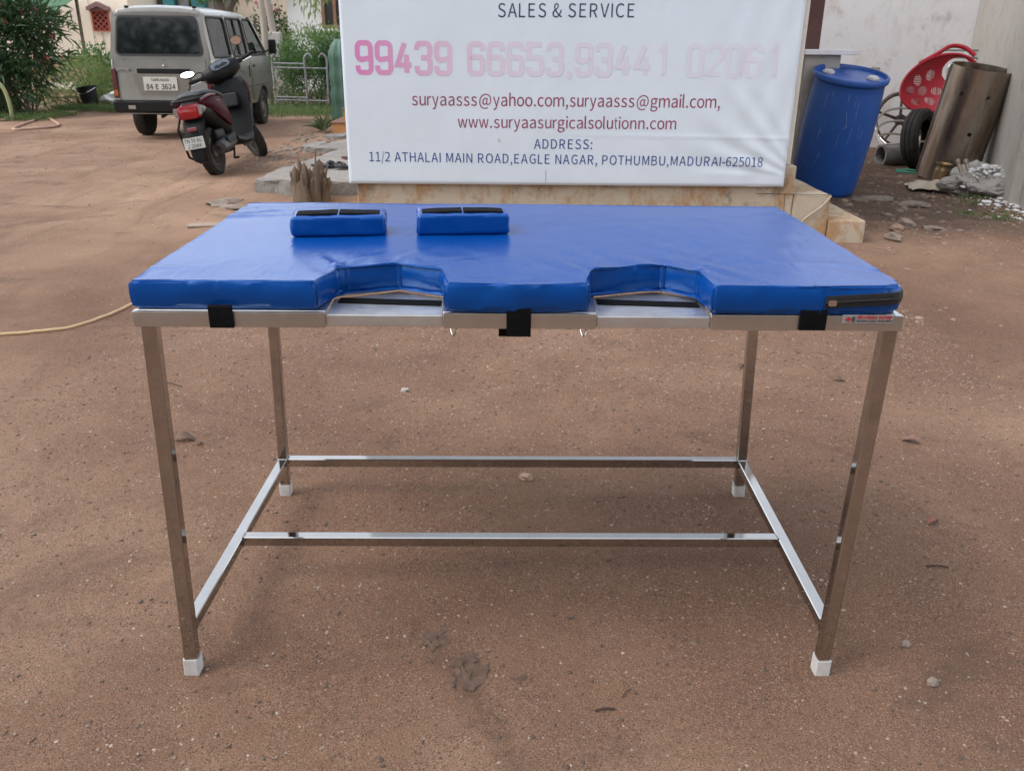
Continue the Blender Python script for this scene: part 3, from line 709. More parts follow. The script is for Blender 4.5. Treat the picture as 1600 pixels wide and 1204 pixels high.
def make_banner():
    t = thing('flex_banner', 'big white printed flex banner with phone numbers, e-mail and address lettering on the building front', 'banner', (0, BF, 0))
    xs = np.linspace(BX0, BX1, 330); zs = np.linspace(BZ0, BZ1, 260)
    X, Z_ = np.meshgrid(xs, zs); Yv = brip(X, Z_); edge = np.minimum(np.minimum(X - BX0, BX1 - X), np.minimum(Z_ - BZ0, BZ1 - Z_))
    Yv = Yv + .010 * (1 - np.clip(edge / .018, 0, 1)) ** 2
    V = np.stack([X, Yv, Z_], -1).reshape(-1, 3); nx, nz = len(xs), len(zs)
    i = (np.arange(nz - 1)[:, None] * nx + np.arange(nx - 1)[None]).ravel()
    o = from_np('sheet', V, np.stack([i, i + 1, i + nx + 1, i + nx], 1), BANNER, t, 60)
    # folded-over edges round the timber frame
    f = MB(); c = ((BX0 + BX1) / 2, .026, (BZ0 + BZ1) / 2)
    f.box((BX0 + .012, .025, c[2]), (.024, .032, BZ1 - BZ0), bev=.004); f.box((BX1 - .012, .025, c[2]), (.024, .032, BZ1 - BZ0), bev=.004)
    f.box((c[0], .025, BZ0 + .012), (BX1 - BX0 - .05, .032, .024), bev=.004); f.box((c[0], .025, BZ1 - .012), (BX1 - BX0 - .05, .032, .024), bev=.004)
    f.build('frame', BANNER, t)
    def at(x, z, slope=0.0):
        def g(W_):
            xx = W_[:, 0] + x; zz = W_[:, 2] + z + slope * W_[:, 0]
            return np.stack([xx, brip(xx, zz) - .0012, zz], 1)
        return g
    text_part('lettering', 'SALES & SERVICE', .813, .0765, INK_NAVY, o, at(-.065, 1.357, .008), .0)
    text_part('lettering', 'suryaasss@yahoo.com,suryaasss@gmail.com,', 1.907, .073, INK_RED, o, at(-.594, .852, .0), .0)
    text_part('lettering', 'www.suryaasurgicalsolutionn.com', 1.363, .070, INK_RED, o, at(-.313, .722, .0), .0)
    text_part('lettering', 'ADDRESS:', .366, .058, INK_BLUE, o, at(.164, .598, .0), .0)
    text_part('lettering', '11/2 ATHALAI MAIN ROAD,EAGLE NAGAR, POTHUMBU,MADURAI-625018', 2.493, .058, INK_BLUE, o, at(-.874, .512, -.006), .0)
    # phone numbers in tall squared digits drawn as strokes
    def arc(cx, cz, r, a0, a1, n=5): return [(cx + r * math.cos(R(a0 + (a1 - a0) * k / n)), cz + r * math.sin(R(a0 + (a1 - a0) * k / n))) for k in range(n + 1)]
    w_, h_, r_ = .62, 1.0, .17
    loop_t = arc(r_, h_ - r_, r_, 180, 90) + arc(w_ - r_, h_ - r_, r_, 90, 0)
    D = {
        '9': [[(w_, .50)] + arc(r_, .44 + r_, r_, 270, 180) + arc(r_, h_ - r_, r_, 180, 90) + arc(w_ - r_, h_ - r_, r_, 90, 0) + arc(w_ - r_, r_, r_, 0, -90) + arc(r_, r_, r_, 270, 180)[:6] + [(0, .24)]],
        '6': [[(w_, .78)] + arc(w_ - r_, h_ - r_, r_, 0, 90) + arc(r_, h_ - r_, r_, 90, 180) + arc(r_, r_, r_, 180, 270) + arc(w_ - r_, r_, r_, -90, 0) + arc(w_ - r_, .56 - r_, r_, 0, 90) + [(0, .56)]],
        '3': [[(0, .78)] + arc(r_, h_ - r_, r_, 180, 90) + arc(w_ - r_, h_ - r_, r_, 90, 0) + arc(w_ - r_, .52 + r_, r_, 0, -90) + [(.2, .52)], [(w_ - r_ - .02, .52)] + arc(w_ - r_, .52 - r_, r_, 90, 0) + arc(w_ - r_, r_, r_, 0, -90) + arc(r_, r_, r_, 270, 180) + [(0, .24)]],
        '5': [[(w_, h_), (0, h_), (0, .56)] + arc(w_ - r_, .56 - r_, r_, 90, 0) + arc(w_ - r_, r_, r_, 0, -90) + arc(r_, r_, r_, 270, 180) + [(0, .24)]],
        '4': [[(.44, 0), (.44, .62)], [(.36, h_), (0, .27), (w_ + .04, .27)]],
        '1': [[(.16, .80), (.40, h_), (.40, 0)]],
        '0': [arc(r_, h_ - r_, r_, 180, 90) + arc(w_ - r_, h_ - r_, r_, 90, 0) + arc(w_ - r_, r_, r_, 0, -90) + arc(r_, r_, r_, 270, 180) + [(0, h_ - r_)]],
        '2': [[(0, .78)] + arc(r_, h_ - r_, r_, 180, 90) + arc(w_ - r_, h_ - r_, r_, 90, 0) + [(w_, .62), (0, .06), (w_, .06)]],
        ',': [[(.1, .10), (.1, 0), (.02, -.16)]],
    }
    def digits(s, x0, x1, zb, hh, sw):
        adv = {',': .45, ' ': .62}; tot = sum(adv.get(c, .93) for c in s) - .31
        k = (x1 - x0) / tot; bm = bmesh.new(); x = x0
        for ch in s:
            for ks, st in enumerate(D.get(ch, [])):
                pts = [Vector((x + px * k, -.0003 * ks, zb + pz * hh)) for px, pz in st]
                prev = None
                for i, p in enumerate(pts):
                    a = pts[max(i - 1, 0)]; c = pts[min(i + 1, len(pts) - 1)]
                    if i == 0 or i == len(pts) - 1: tt = (c - a).normalized(); mit = 1
                    else:
                        t1 = (p - a); t2 = (c - p)
                        if t1.length < 1e-6 or t2.length < 1e-6: continue
                        t1.normalize(); t2.normalize(); tt = (t1 + t2).normalized(); mit = min(1 / max(tt.dot(t1), .5), 1.6)
                    nn = Vector((-tt.z, 0, tt.x)) * sw / 2 * mit
                    cur = (bm.verts.new(p + nn), bm.verts.new(p - nn))
                    if prev: bm.faces.new((prev[0], cur[0], cur[1], prev[1]))
                    prev = cur
            x += adv.get(ch, .93) * k
        bmesh.ops.subdivide_edges(bm, edges=[e for e in bm.edges if e.calc_length() > .05], cuts=3)
        for v in bm.verts: v.co.y = v.co.y + float(brip(v.co.x, v.co.z)) - .0010
        bmesh.ops.recalc_face_normals(bm, faces=bm.faces)
        me = bpy.data.meshes.new('lettering'); bm.to_mesh(me); bm.free(); return link_mesh('lettering', me, FADED, o, None)
    digits('99439 66653,93441 02061', -.915, 1.655, 1.040, .168, .030)
    MB().box((.0, -.004, .0), (.001, .001, .001))
    # small scuffs and drip marks of dirt on the sheet
    MB().tube([(.24, float(brip(.24, z)) - .0012, z) for z in np.linspace(.385, .47, 6)], .0022, 5).tube([(-.06, float(brip(-.06, .655)) - .001, .66), (-.055, float(brip(-.05, .65)) - .001, .64)], .004, 5).build('dirt_mark', M("dirt_mark", (.5, .49, .48), None, 20, .8), o)
make_banner()

# ------------------------------------------------------------------ side yard on the right
def wall_box(p0, p1, th, h, side):
    """vertical wall from p0 to p1 (ground), thickness to the given side, as a bmesh"""
    p0 = Vector((*p0, 0)); p1 = Vector((*p1, 0)); d = (p1 - p0).normalized(); n = Vector((d.y, -d.x, 0)) * side
    q = MB(); A = [p0, p1, p1 + n * th, p0 + n * th]
    q.prism([(v.x, v.y) for v in A], -.2, h, bev=.008); return q
def make_walls():
    t = thing('whitewashed_house', 'white plastered house wall with scuffed stains closing off the back of the side yard', 'house', (3.6, 9.4, 0))
    q = wall_box((1.2, 9.55), (5.93, 9.75), .3, 3.6, -1)
    for v in q.b.verts: v.co -= Vector((3.6, 9.4, 0))
    q.build('wall', WHITEWALL, t)
    # old mortar scars and scratches
    q = MB()
    for x, z, w_, h_ in ((4.13, .93, .17, .05), (4.33, .94, .13, .035), (4.48, .95, .10, .03), (4.0, .80, .12, .03), (4.22, .86, .08, .02), (3.75, 1.1, .25, .015)):
        bm2 = rrect(w_, h_, h_ * .45, 3)
        pl_ = [(a + .012 * mnoise.noise(Vector((a * 30, b * 40, x))), b + .012 * mnoise.noise(Vector((a * 40, b * 30, z)))) for a, b in bm2]
        yy = 9.55 + (x - 1.2) * .2 / 4.73 - .003
        q.prism(pl_, 0, .004, Matrix.Translation((x - 3.6, yy - 9.4, z)) @ Matrix.Rotation(PI / 2, 4, 'X'))
    q.build('mortar_scar', M("mortar_scar", (.30, .25, .21), (.42, .36, .31), 20, .95), t)
    t = thing('grey_plaster_wall', 'bare grey plastered wall at the right, with the rusty steel cylinder leaning on it', 'wall', (4.9, 7.4, 0))
    q = wall_box((5.62, 9.73), (4.09, 5.62), .25, 3.4, -1)
    for v in q.b.verts: v.co -= Vector((4.9, 7.4, 0))
    q.build('wall_face', GREYWALL, t)
    q = MB(); q.box((4.30 - 4.9, 5.45 - 7.4, 1.5), (.36, .22, 3.2), (0, 0, R(-20)), bev=.02); q.build('pillar', GREYWALL, t)
make_walls()

def make_yard():
    # door post and ledge behind the drum
    t = thing('brown_door_post', 'dark brown painted post rising behind the blue drum', 'post', (2.62, 6.62, 0))
    MB().box((0, 0, 1.6), (.17, .10, 3.2), bev=.006).build('post', M("brown_paint", (.075, .026, .022), (.10, .04, .03), 9, .55), t)
    MB().box((0, 0, .05), (.21, .14, .10), bev=.008).build('post_base', GREYWALL, t)
    t = thing('concrete_ledge', 'grey concrete ledge with a pale top slab, just behind the blue drum', 'ledge', (2.66, 6.4, 0))
    MB().box((-.02, 0, .57), (.30, .30, 1.14), bev=.01).build('ledge_body', GREYWALL, t)
    MB().box((.03, -.01, 1.16), (.46, .40, .04), bev=.006).build('ledge_slab', WHITEWALL, t)
    # drum
    DB = M("blue_drum_plastic", (.010, .070, .30), (.015, .085, .34), 7, .38, bs=.06, bscale=30, rvar=.12)
    t = thing('blue_drum', 'tall blue plastic drum with two white bungs, beside the steps', 'drum', (2.765, 6.22, G(2.83, 6.13) + .05), (R(12), R(2.5), R(0)), None, (1.08, 1.08, 1.10))
    r0 = .255
    prof = [(0, .0), (.225, .0), (.245, .012), (.252, .05), (.262, .20), (.272, .45), (.270, .62), (.262, .78), (.258, .835), (.262, .845), (.276, .85), (.281, .862), (.281, .885), (.274, .893), (.262, .893), (.256, .882), (.252, .868), (.20, .872), (.0, .876)]
    MB().lathe(prof, 48).build('body', DB, t, 50)
    sc_ = MB()
    for k in range(26):
        a = R(random.uniform(200, 330)); z = random.uniform(.1, .8); l = random.uniform(.02, .14); da = random.uniform(-.12, .12)
        pts = []
        for i in range(5):
            zz = min(z + l * i / 4, .8); rr = np.interp(zz, [p_[1] for p_ in prof[2:8]], [p_[0] for p_ in prof[2:8]]) + .0001
            pts.append((rr * math.cos(a + da * i / 4), rr * math.sin(a + da * i / 4), zz))
        sc_.tube(pts, random.choice((.0010, .0016, .0022)), 5)
    sc_.build('scratches', M("pale_scratch", (.16, .25, .48), None, 20, .7), t)
    for a in (165, -35):
        c = (.165 * math.cos(R(a)), .165 * math.sin(R(a)), .874)
        MB().lathe([(.045, 0), (.045, .012), (.036, .014), (.034, .022), (.0, .022)], 20, Matrix.Translation(c)).build('bung', WHITE_PL, t)
    # leaning steel cylinder
    RS = steel_mat("stained_sheet_steel", .26, (.42, .37, .32), .25)
    n = RS.node_tree; b = [x for x in n.nodes if x.type == 'BSDF_PRINCIPLED'][0]
    f = noise_tex(n, coords(n, (5, 5, .8)), 1.6, 6, .65, .3)
    old = b.inputs['Base Color'].links[0].from_socket
    n.links.new(mixc(n, ramp(n, f, [(.45, (0, 0, 0)), (.62, (.8, .8, .8))]), old, (.24, .15, .10)), b.inputs['Base Color'])
    up = Vector((.085, -.15, 1)).normalized(); q = Vector((0, 0, 1)).rotation_difference(up).to_euler()
    t = thing('steel_cylinder', 'open rusty steel sheet cylinder with round holes, leaning against the grey wall', 'cylinder', (4.24, 7.03, .035), q)
    RC, HC = .265, 1.02
    def shell(r, th, h, n_=56, a0=0.0, a1=2 * PI):
        q_ = MB(); secs = []
        for k in range(n_ + 1):
            a = a0 + (a1 - a0) * k / n_; ca, sa = math.cos(a), math.sin(a)
            rr = r
            secs.append([(rr * ca, rr * sa, 0), (rr * ca, rr * sa, h), ((rr - th) * ca, (rr - th) * sa, h), ((rr - th) * ca, (rr - th) * sa, 0)])
        q_.loft(secs); return q_
    o = shell(RC, .006, HC, 64, R(166), R(166) + 2 * PI - .012).build('shell', RS, t, 40)
    cut = bmesh.new()
    for a, z in ((-90, .80), (-101, .47), (-92, .17), (-140, .80)):
        Mx = Matrix.Rotation(R(a), 4, 'Z') @ Matrix.Translation((RC, 0, z)) @ Matrix.Rotation(PI / 2, 4, 'Y')
        bmesh.ops.create_cone(cut, cap_ends=True, segments=14, radius1=.019, radius2=.019, depth=.12, matrix=Mx)
    boolean_cut(o, cut)
    MB().tube([(RC * math.cos(R(166)) * 1.03, RC * math.sin(R(166)) * 1.03, z) for z in np.linspace(.01, HC - .01, 12)], .006, 6).build('weld_seam', RS, t)

    # red chair: round moulded shell thrown upside down on a tube frame
    RED = M("red_plastic", (.30, .004, .015), (.25, .004, .014), 6, .35)
    GT = M("grey_tube", (.30, .31, .33), (.22, .21, .2), 15, .4, metal=.6)
    t = thing('red_chair', 'red moulded plastic chair with slotted leaf pattern, dumped upturned behind the steel cylinder', 'chair', (4.55, 8.1, .03))
    # shell: dished ellipse in local (u,v) tilted to face the viewer, with an armrest loop
    Fm = Matrix.Translation((-.05, 0, .80)) @ Matrix.Rotation(R(-24), 4, 'Y') @ Matrix.Rotation(R(74), 4, 'X')
    sh = MB(); U, Vn = 30, 12; verts = {}
    def prof_pt(a, k):
        e = .40 * k if math.cos(a) > 0 else .40 * k
        x = e * math.cos(a); y = .27 * k * math.sin(a); z = -.10 * (k ** 2.2) + .03 * math.sin(a) * k
        return Vector((x, y, -z))
    U, Vn = 240, 80; grid = []
    def slotted(x, y):
        if ((x - .22) / .13) ** 2 + ((y - .06) / .12) ** 2 < 1: return True
        for cx, cy, an in ((-.27, .05, 20), (-.16, .12, 70), (-.15, .00, 25), (-.26, -.08, -20), (-.13, -.13, -60), (-.02, .12, 50), (-.02, -.06, -30)):
            dx, dy = x - cx, y - cy; c_, s_ = math.cos(R(an)), math.sin(R(an)); u, w_ = dx * c_ + dy * s_, -dx * s_ + dy * c_
            if abs(u) < .055 and abs(w_) < .042 * math.sqrt(max(1 - (u / .058) ** 2, 0)) and (u * 1000 % 17) < 8: return True
        return False
    for i in range(Vn + 1):
        k = .002 + .998 * i / Vn; grid.append([(prof_pt(2 * PI * j / U, k), sh.b.verts.new(Fm @ prof_pt(2 * PI * j / U, k))) for j in range(U)])
    for i in range(Vn):
        for j in range(U):
            qd = (grid[i][j], grid[i][(j + 1) % U], grid[i + 1][(j + 1) % U], grid[i + 1][j]); mx_ = sum(p[0].x for p in qd) / 4; my_ = sum(p[0].y for p in qd) / 4
            if not slotted(mx_, my_): sh.b.faces.new([p[1] for p in qd])
    bmesh.ops.delete(sh.b, geom=[v for v in sh.b.verts if not v.link_faces], context='VERTS')
    me_o = sh.build('seat_shell', RED, t, 50)
    md = me_o.modifiers.new('th', 'SOLIDIFY'); md.thickness = .008; md.offset = 0
    MB().tube([Fm @ prof_pt(2 * PI * j / 60, 1.0) for j in range(60)], .014, 6, closed=True).build('rim', RED, t, 50)
    arm = MB(); arm.tube(smoothpts([Fm @ Vector((-.1, .27, .06)), Fm @ Vector((.10, .29, .05)), Fm @ Vector((.27, .31, .0)), Fm @ Vector((.38, .24, .02)), Fm @ Vector((.43, .12, .06))], 5), .022, 8); arm.build('armrest', RED, t)
    fr = MB()
    for s in (-1, 1):
        fr.tube(smoothpts([Fm @ Vector((-.12, .22 * s, .02)), Fm @ Vector((.1, .2 * s, -.30)), Fm @ Vector((.3, .18 * s, -.42))], 4), .011, 7)
    fr.build('tube_frame', GT, t)

    t = thing('tube_frame_stack', 'nested grey steel tube frames with rounded corners standing against the white wall', 'frame', (5.15, 8.95, 0), (R(-4), 0, R(6)))
    for k, (w_, h_) in enumerate(((.58, 1.17), (.46, 1.09), (.34, 1.03))):
        q = MB(); pts = [(x, 0 - .05 * k, z + h_ / 2) for x, z in rrect(w_, h_, .07, 5)]; q.tube(pts, .011, 7, closed=True); q.build('frame_loop', GT, t)
    # wheels, hoops, tyre
    BL = M("grimy_black_metal", (.03, .028, .027), (.09, .065, .05), 10, .6, metal=.3)
    t = thing('spoked_wheel', 'black spoked machine wheel propped on the white wall behind the blue drum', 'wheel', (4.72, 9.25, .06), (R(80), 0, R(4)))
    q = MB(); q.tube([(.30 * math.cos(a), .30 * math.sin(a) + .33, 0) for a in np.linspace(0, 2 * PI, 36, endpoint=False)], .024, 8, closed=True); q.build('rim', BL, t)
    q = MB(); q.lathe([(.06, -.03), (.06, .03)], 16, Matrix.Translation((0, .33, 0)))
    for k in range(5):
        a = R(18 + 72 * k); q.tube([(.05 * math.cos(a), .33 + .05 * math.sin(a), 0), (.29 * math.cos(a), .33 + .29 * math.sin(a), 0)], [.02, .013], 6)
    q.build('spoke_hub', BL, t)
    RIMM = steel_mat("dull_rim_metal", .3, (.55, .52, .48), .2)
    specs = [((4.62, 8.75, .12), .35, 20, 8, 'bare steel cycle hoop, lowest of the loose hoops beside the drum'), ((4.64, 8.86, .21), .35, 30, 2, 'bare steel cycle hoop resting over the lowest hoop beside the drum'), ((4.68, 8.98, .30), .36, 38, -5, 'bare steel cycle hoop, topmost of the slanting hoops beside the drum')]
    for c, r_, tx, ty, lab in specs:
        t = thing('steel_hoop', lab, 'hoop', c, (R(tx), R(ty), 0), 'loose steel hoops in the junk pile')
        q = MB(); secs = []
        q.tube([(r_ * math.cos(a), r_ * math.sin(a), 0) for a in np.linspace(0, 2 * PI, 40, endpoint=False)], .013, 8, closed=True); q.build('hoop', RIMM, t)
    t = thing('cycle_rim', 'upright bare cycle rim half hidden under the red chair', 'rim', (4.92, 8.6, .12), (R(86), 0, R(70)), None)
    q = MB()
    for rr in (.29, .255): q.tube([(rr * math.cos(a), rr * math.sin(a) + .30, 0) for a in np.linspace(0, 2 * PI, 40, endpoint=False)], .012, 8, closed=True)
    q.build('hoop', RIMM, t)
    t = thing('old_tyre', 'worn car tyre leaning behind the steel cylinder', 'tyre', (4.30, 7.75, .02), (R(82), R(4), R(42)))
    q = MB(); pr_ = []
    ro, ri, hw = .30, .185, .085
    cs = [(ri, -.06), (ri + .035, -.085), (ro - .03, -.085), (ro, -.06), (ro + .004, -.03), (ro - .006, -.022), (ro + .004, -.015), (ro + .004, .015), (ro - .006, .022), (ro + .004, .03), (ro, .06), (ro - .03, .085), (ri + .035, .085), (ri, .06), (ri + .02, .05), (ro - .02, .04), (ro - .02, -.04), (ri + .02, -.05)]
    secs = []
    for a in np.linspace(0, 2 * PI, 48, endpoint=False): secs.append([(r_ * math.cos(a), r_ * math.sin(a) + ro, z) for r_, z in cs])
    secs.append(secs[0]); q.loft(secs, caps=False); bmesh.ops.remove_doubles(q.b, verts=q.b.verts, dist=1e-5); q.build('tyre_casing', RUBBER, t, 30)
    # grey duct / half pipe lying down
    t = thing('cement_pipe', 'short grey cement pipe lying on the ground between the drum and the tyre', 'pipe', (4.28, 8.12, .115), (0, R(90), R(10)))
    q = MB(); q.lathe([(.115, -.26), (.12, .26), (.095, .26), (.09, -.26), (.115, -.26)], 24, None, cap=False); q.build('pipe_wall', M("cement_grey", (.20, .19, .18), (.12, .11, .10), 12, .9, bs=.4), t)
    t = thing('hoe_handle', 'pale stick with a red plastic end lying on the cement pipe', 'stick', (4.2, 7.95, .25))
    MB().tube([(-.25, .05, -.02), (.22, -.04, .03)], .010, 7).build('shaft', M("pale_wood", (.45, .40, .33), None, 12, .7), t)
    MB().lathe([(.018, 0), (.035, .03), (.04, .07), (.028, .09), (0, .092)], 12, Matrix.Translation((.22, -.04, .03)) @ Matrix.Rotation(R(85), 4, 'Y')).build('cap', RED, t)
    t = thing('green_strap', 'bright green plastic strap loop lying on the dirt by the tyre', 'strap', (4.12, 7.55, .015))
    MB().tube(smoothpts([(-.12, .02, .0), (-.10, -.06, .01), (.04, -.12, .0), (.12, -.10, .0), (.02, -.02, .02), (-.11, .05, .01)], 4), .010, 6).build('loop', M("green_plastic", (.02, .26, .16), None, 10, .5), t)
    BR = M("tarnished_brass", (.30, .20, .09), (.16, .11, .07), 14, .45, metal=.6)
    t = thing('brass_pot', 'tarnished brass pot standing at the foot of the steel cylinder', 'pot', (4.02, 6.68, G(4.02, 6.68) - .005), (R(4), R(4), 0))
    MB().lathe([(0, 0), (.062, 0), (.068, .01), (.069, .12), (.064, .135), (.058, .15), (.060, .165), (.072, .175), (.074, .185), (.066, .185), (.055, .17), (.05, .14), (.05, .02), (0, .02)], 24).build('pot_body', BR, t)
    t = thing('dirty_sack', 'crumpled dirty beige sack lying in front of the brass pot', 'sack', (3.86, 6.42, .03), (0, 0, R(-12)))
    q = MB(); bmesh.ops.create_grid(q.b, x_segments=22, y_segments=16, size=.5)
    for v in q.b.verts:
        x, y = v.co.x, v.co.y; v.co = Vector((x * .46 + .02 * mnoise.noise(Vector((y * 4, x * 2, 1))), y * .26, .055 * (1 - abs(2 * x) ** 3) * (1 - abs(2 * y) ** 3) + .035 * mnoise.noise(Vector((x * 6, y * 6, 3))) + .015 * mnoise.noise(Vector((x * 15, y * 15, 5)))))
    q.build('cloth', M("sack_cloth", (.42, .36, .28), (.28, .23, .17), 8, .95, bs=.3, bscale=200), t, 60)
    ST = M("rusted_pipe", (.36, .30, .25), (.2, .15, .11), 12, .6, metal=.4)
    for dx, lab in ((0, 'thin rusty pipe piece leaning in front of the rubble, the left one of the pair'), (.07, 'thin rusty pipe piece leaning in front of the rubble, the right one of the pair')):
        t = thing('short_pipe', lab, 'pipe', (4.02 + dx, 6.12, .02), (R(-32), R(-14), 0), 'short rusty pipes by the rubble')
        MB().lathe([(.017, 0), (.017, .30), (.022, .30), (.022, .33), (.012, .33), (.012, .02)], 12).build('pipe_wall', ST, t)
        MB().box((-.02, 0, .01), (.05, .02, .02), bev=.003).build('foot_lug', ST, t)
    PVC = M("grey_pvc", (.42, .44, .48), (.33, .34, .36), 10, .5)
    t = thing('grey_bucket', 'open grey plastic pipe socket standing upright on the rubble by the grey wall', 'pipe socket', (4.58, 6.56, .20), (R(-8), R(6), 0))
    MB().lathe([(.086, 0), (.092, .02), (.094, .15), (.099, .152), (.099, .165), (.088, .165), (.084, .02), (0, .018)], 28, None, cap=False).build('shell', PVC, t)
    t = thing('white_pipe_piece', 'pale plastic pipe piece tipped over beside the orange cup', 'pipe piece', (4.36, 6.72, .12), (R(50), R(-30), R(20)))
    MB().lathe([(.075, -.08), (.078, .08), (.070, .08), (.068, -.08), (.075, -.08)], 24, None, cap=False).build('shell', M("pale_pvc", (.58, .60, .63), (.45, .45, .46), 8, .5), t)
    t = thing('clay_cup', 'small orange clay cup lying on its side among white rubble', 'cup', (4.19, 6.52, .09), (R(80), R(20), 0))
    MB().lathe([(0, 0), (.035, 0), (.055, .04), (.058, .07), (.052, .07), (.045, .03), (0, .01)], 18, None, cap=False).build('cup_body', M("orange_clay", (.42, .12, .04), (.32, .09, .03), 14, .7), t)
    # rubble mound with lime
    LIME = streak_mat("lime_rubble", (.33, .31, .28), (.20, .18, .155), (.64, .64, .65), .95, 1.0, 6, 1.0)
    t = thing('rubble_mound', 'lumpy mound of broken mortar caked with white lime at the foot of the grey wall', 'rubble', (4.28, 6.25, 0))
    q = MB(); q.ball((0, 0, .07), .31, 5, (1.15, .9, .58), .6, 2); q.ball((-.22, .12, .02), .16, 3, (1.2, 1, .5), .6, 5); q.ball((.12, -.10, .02), .15, 3, (1.2, 1, .5), .6, 8)
    for v in q.b.verts: v.co += .02 * Vector((mnoise.noise(v.co * 14), mnoise.noise(v.co * 14 + Vector((3, 0, 0))), mnoise.noise(v.co * 14 + Vector((0, 5, 0)))))
    for v in q.b.verts: v.co += .016 * Vector((mnoise.noise(v.co * 38), mnoise.noise(v.co * 38 + Vector((3, 0, 0))), mnoise.noise(v.co * 38 + Vector((0, 5, 0)))))
    q.build('mound', LIME, t, 20)
    k_ = 260; a_ = RNG.random(k_) * 2 * PI; r_ = RNG.random(k_) ** .6
    mp_ = np.stack([4.28 + .36 * r_ * np.cos(a_), 6.22 + .30 * r_ * np.sin(a_), .05 + .19 * np.sqrt(np.maximum(1 - r_ ** 2, 0))], 1)
    pebbles('lime_lumps', mp_, .008 + .030 * RNG.random(k_) ** 3, M("white_lime_lump", (.62, .62, .63), (.40, .38, .36), 9, .95), 'white lime lumps caked over the rubble mound', .7, 'stuff', 'rubble')
    p = []
    for _ in range(420):
        a = random.random(); p.append((3.95 + .55 * a + random.gauss(0, .10), 5.35 + 1.0 * a + random.gauss(0, .25), 0))
    p = np.array(p); p[:, 2] = gh(p[:, 0], p[:, 1])
    pebbles('lime_fragments', p, .006 + .026 * RNG.random(len(p)) ** 3, M("white_lime", (.68, .68, .69), (.45, .43, .42), 9, .95), 'white lime fragments strewn below the grey wall', .5, 'stuff', 'rubble')
make_yard()

def stone(name, label, x, y, r, scv, mat=STONE, seed=1, cat='stone', dz=0.0, group=None):
    q = MB(); q.ball((0, 0, 0), r, 2, scv, .55, seed)
    o = q.build(name, mat, None, 25); o.location = (x, y, G(x, y) + r * scv[2] * .35 + dz); o.rotation_euler = (0, 0, seed * 1.7)
    return props(o, label, cat, group)
stone('grey_stone', 'smooth grey stone lying beside the lowest step', 2.60, 4.30, .055, (1.2, .9, .6), STONE, 3)
stone('grey_stone', 'angular grey stone behind the smooth one, right of the steps', 2.86, 4.72, .065, (1.1, .9, .7), STONE, 5)
stone('grey_stone', 'flat broken stone right of the angular stones near the steps', 3.02, 4.62, .06, (1.4, .8, .35), STONE, 7)
stone('grey_stone', 'pair-forming darker stone beside the angular grey stone near the steps', 2.76, 4.62, .05, (1.2, 1, .6), PINKSTONE, 8)
stone('grey_stone', 'larger stone half sunk in the side yard dirt behind the angular stones', 3.30, 5.6, .08, (1.5, .9, .4), STONE, 11)
stone('grey_stone', 'long stone slab lying in the dirt left of the sack', 3.05, 5.75, .11, (1.6, .8, .25), STONE, 13)
stone('pebble', 'pale grey pebble on the dirt just outside the front right leg', .875, -.02, .012, (1.3, .9, .7), STONE, 4, 'pebble')
stone('pebble', 'small pebble right of the front right leg, above the pale grey one', .871, .10, .010, (1.2, 1, .7), STONE, 6, 'pebble')
stone('pebble', 'tan lump of dry mortar between the back rail and the ground behind it', .049, .868, .017, (1.3, .8, .9), M("tan_mortar", (.36, .25, .175), (.35, .24, .17), 30, .95), 9, 'lump')
stone('pebble', 'whitish pebble on the dirt seen under the left half of the table', -.395, 1.566, .016, (1.2, .9, .6), M("whitish_stone", (.36, .32, .28), (.36, .33, .3), 20, .9), 10, 'pebble')
for k, (x, y, r_, lab) in enumerate(((-2.26, 5.55, .10, 'flat grey stone left of the slab edge near the stump'), (-2.08, 5.28, .09, 'flat broken stone right beside the pad corner, nearest of the flat stones'))):
    stone('flat_stone', lab, x, y, r_, (1.8, .9, .28), STONE, 21 + k)
o = MB().box((0, 0, .008), (.20, .11, .012), (0, 0, R(8)), bev=.003).build('broken_tile', M("pale_tile", (.30, .235, .18), (.24, .18, .135), 12, .85), None); o.location = (-2.12, 4.58, G(-2.12, 4.58)); props(o, 'pale flat piece of tile lying on the dirt left of the table', 'tile')
LEAF_DRY = M("dry_leaf", (.12, .075, .05), (.07, .05, .04), 30, .8)
def dry_leaf(x, y, l, w_, a, label, mat=LEAF_DRY):
    q = MB(); n = 7; secs = []
    for i in range(n + 1):
        k = i / n; hw = w_ * math.sin(PI * min(max(k, .03), .97)) ** .8; zz = .006 + .010 * math.sin(k * 4) * (l / .06)
        secs.append([(l * (k - .5), -hw, zz + .3 * hw), (l * (k - .5), 0, zz), (l * (k - .5), hw, zz + .35 * hw), (l * (k - .5), 0, zz - .0008)])
    o = q.loft(secs).build('dry_leaf', mat, None); o.location = (x, y, G(x, y)); o.rotation_euler = (0, 0, a); props(o, label, 'leaf')
dry_leaf(-1.071, 1.136, .075, .018, .2, 'curled dark brown leaf outside the left legs of the table')
dry_leaf(-1.02, 1.11, .03, .010, 1.1, 'small leaf crumb right beside the curled dark brown leaf')
dry_leaf(1.298, 1.704, .060, .012, -.3, 'dark dry leaf behind the right legs of the table')
dry_leaf(.95, 1.85, .05, .012, .9, 'short brown leaf between the two right legs, far behind')
dry_leaf(1.17, .62, .05, .010, .6, 'reddish dry leaf on the dirt right of the back right leg', M("reddish_leaf", (.24, .08, .05), (.16, .06, .04), 30, .8))
dry_leaf(1.34, 1.15, .06, .018, 2.6, 'pinkish flat leaf farther right of the table', M("pink_leaf", (.22, .11, .085), (.16, .08, .065), 30, .8))
STICK = M("dark_twig", (.055, .03, .022), (.09, .05, .035), 40, .8)
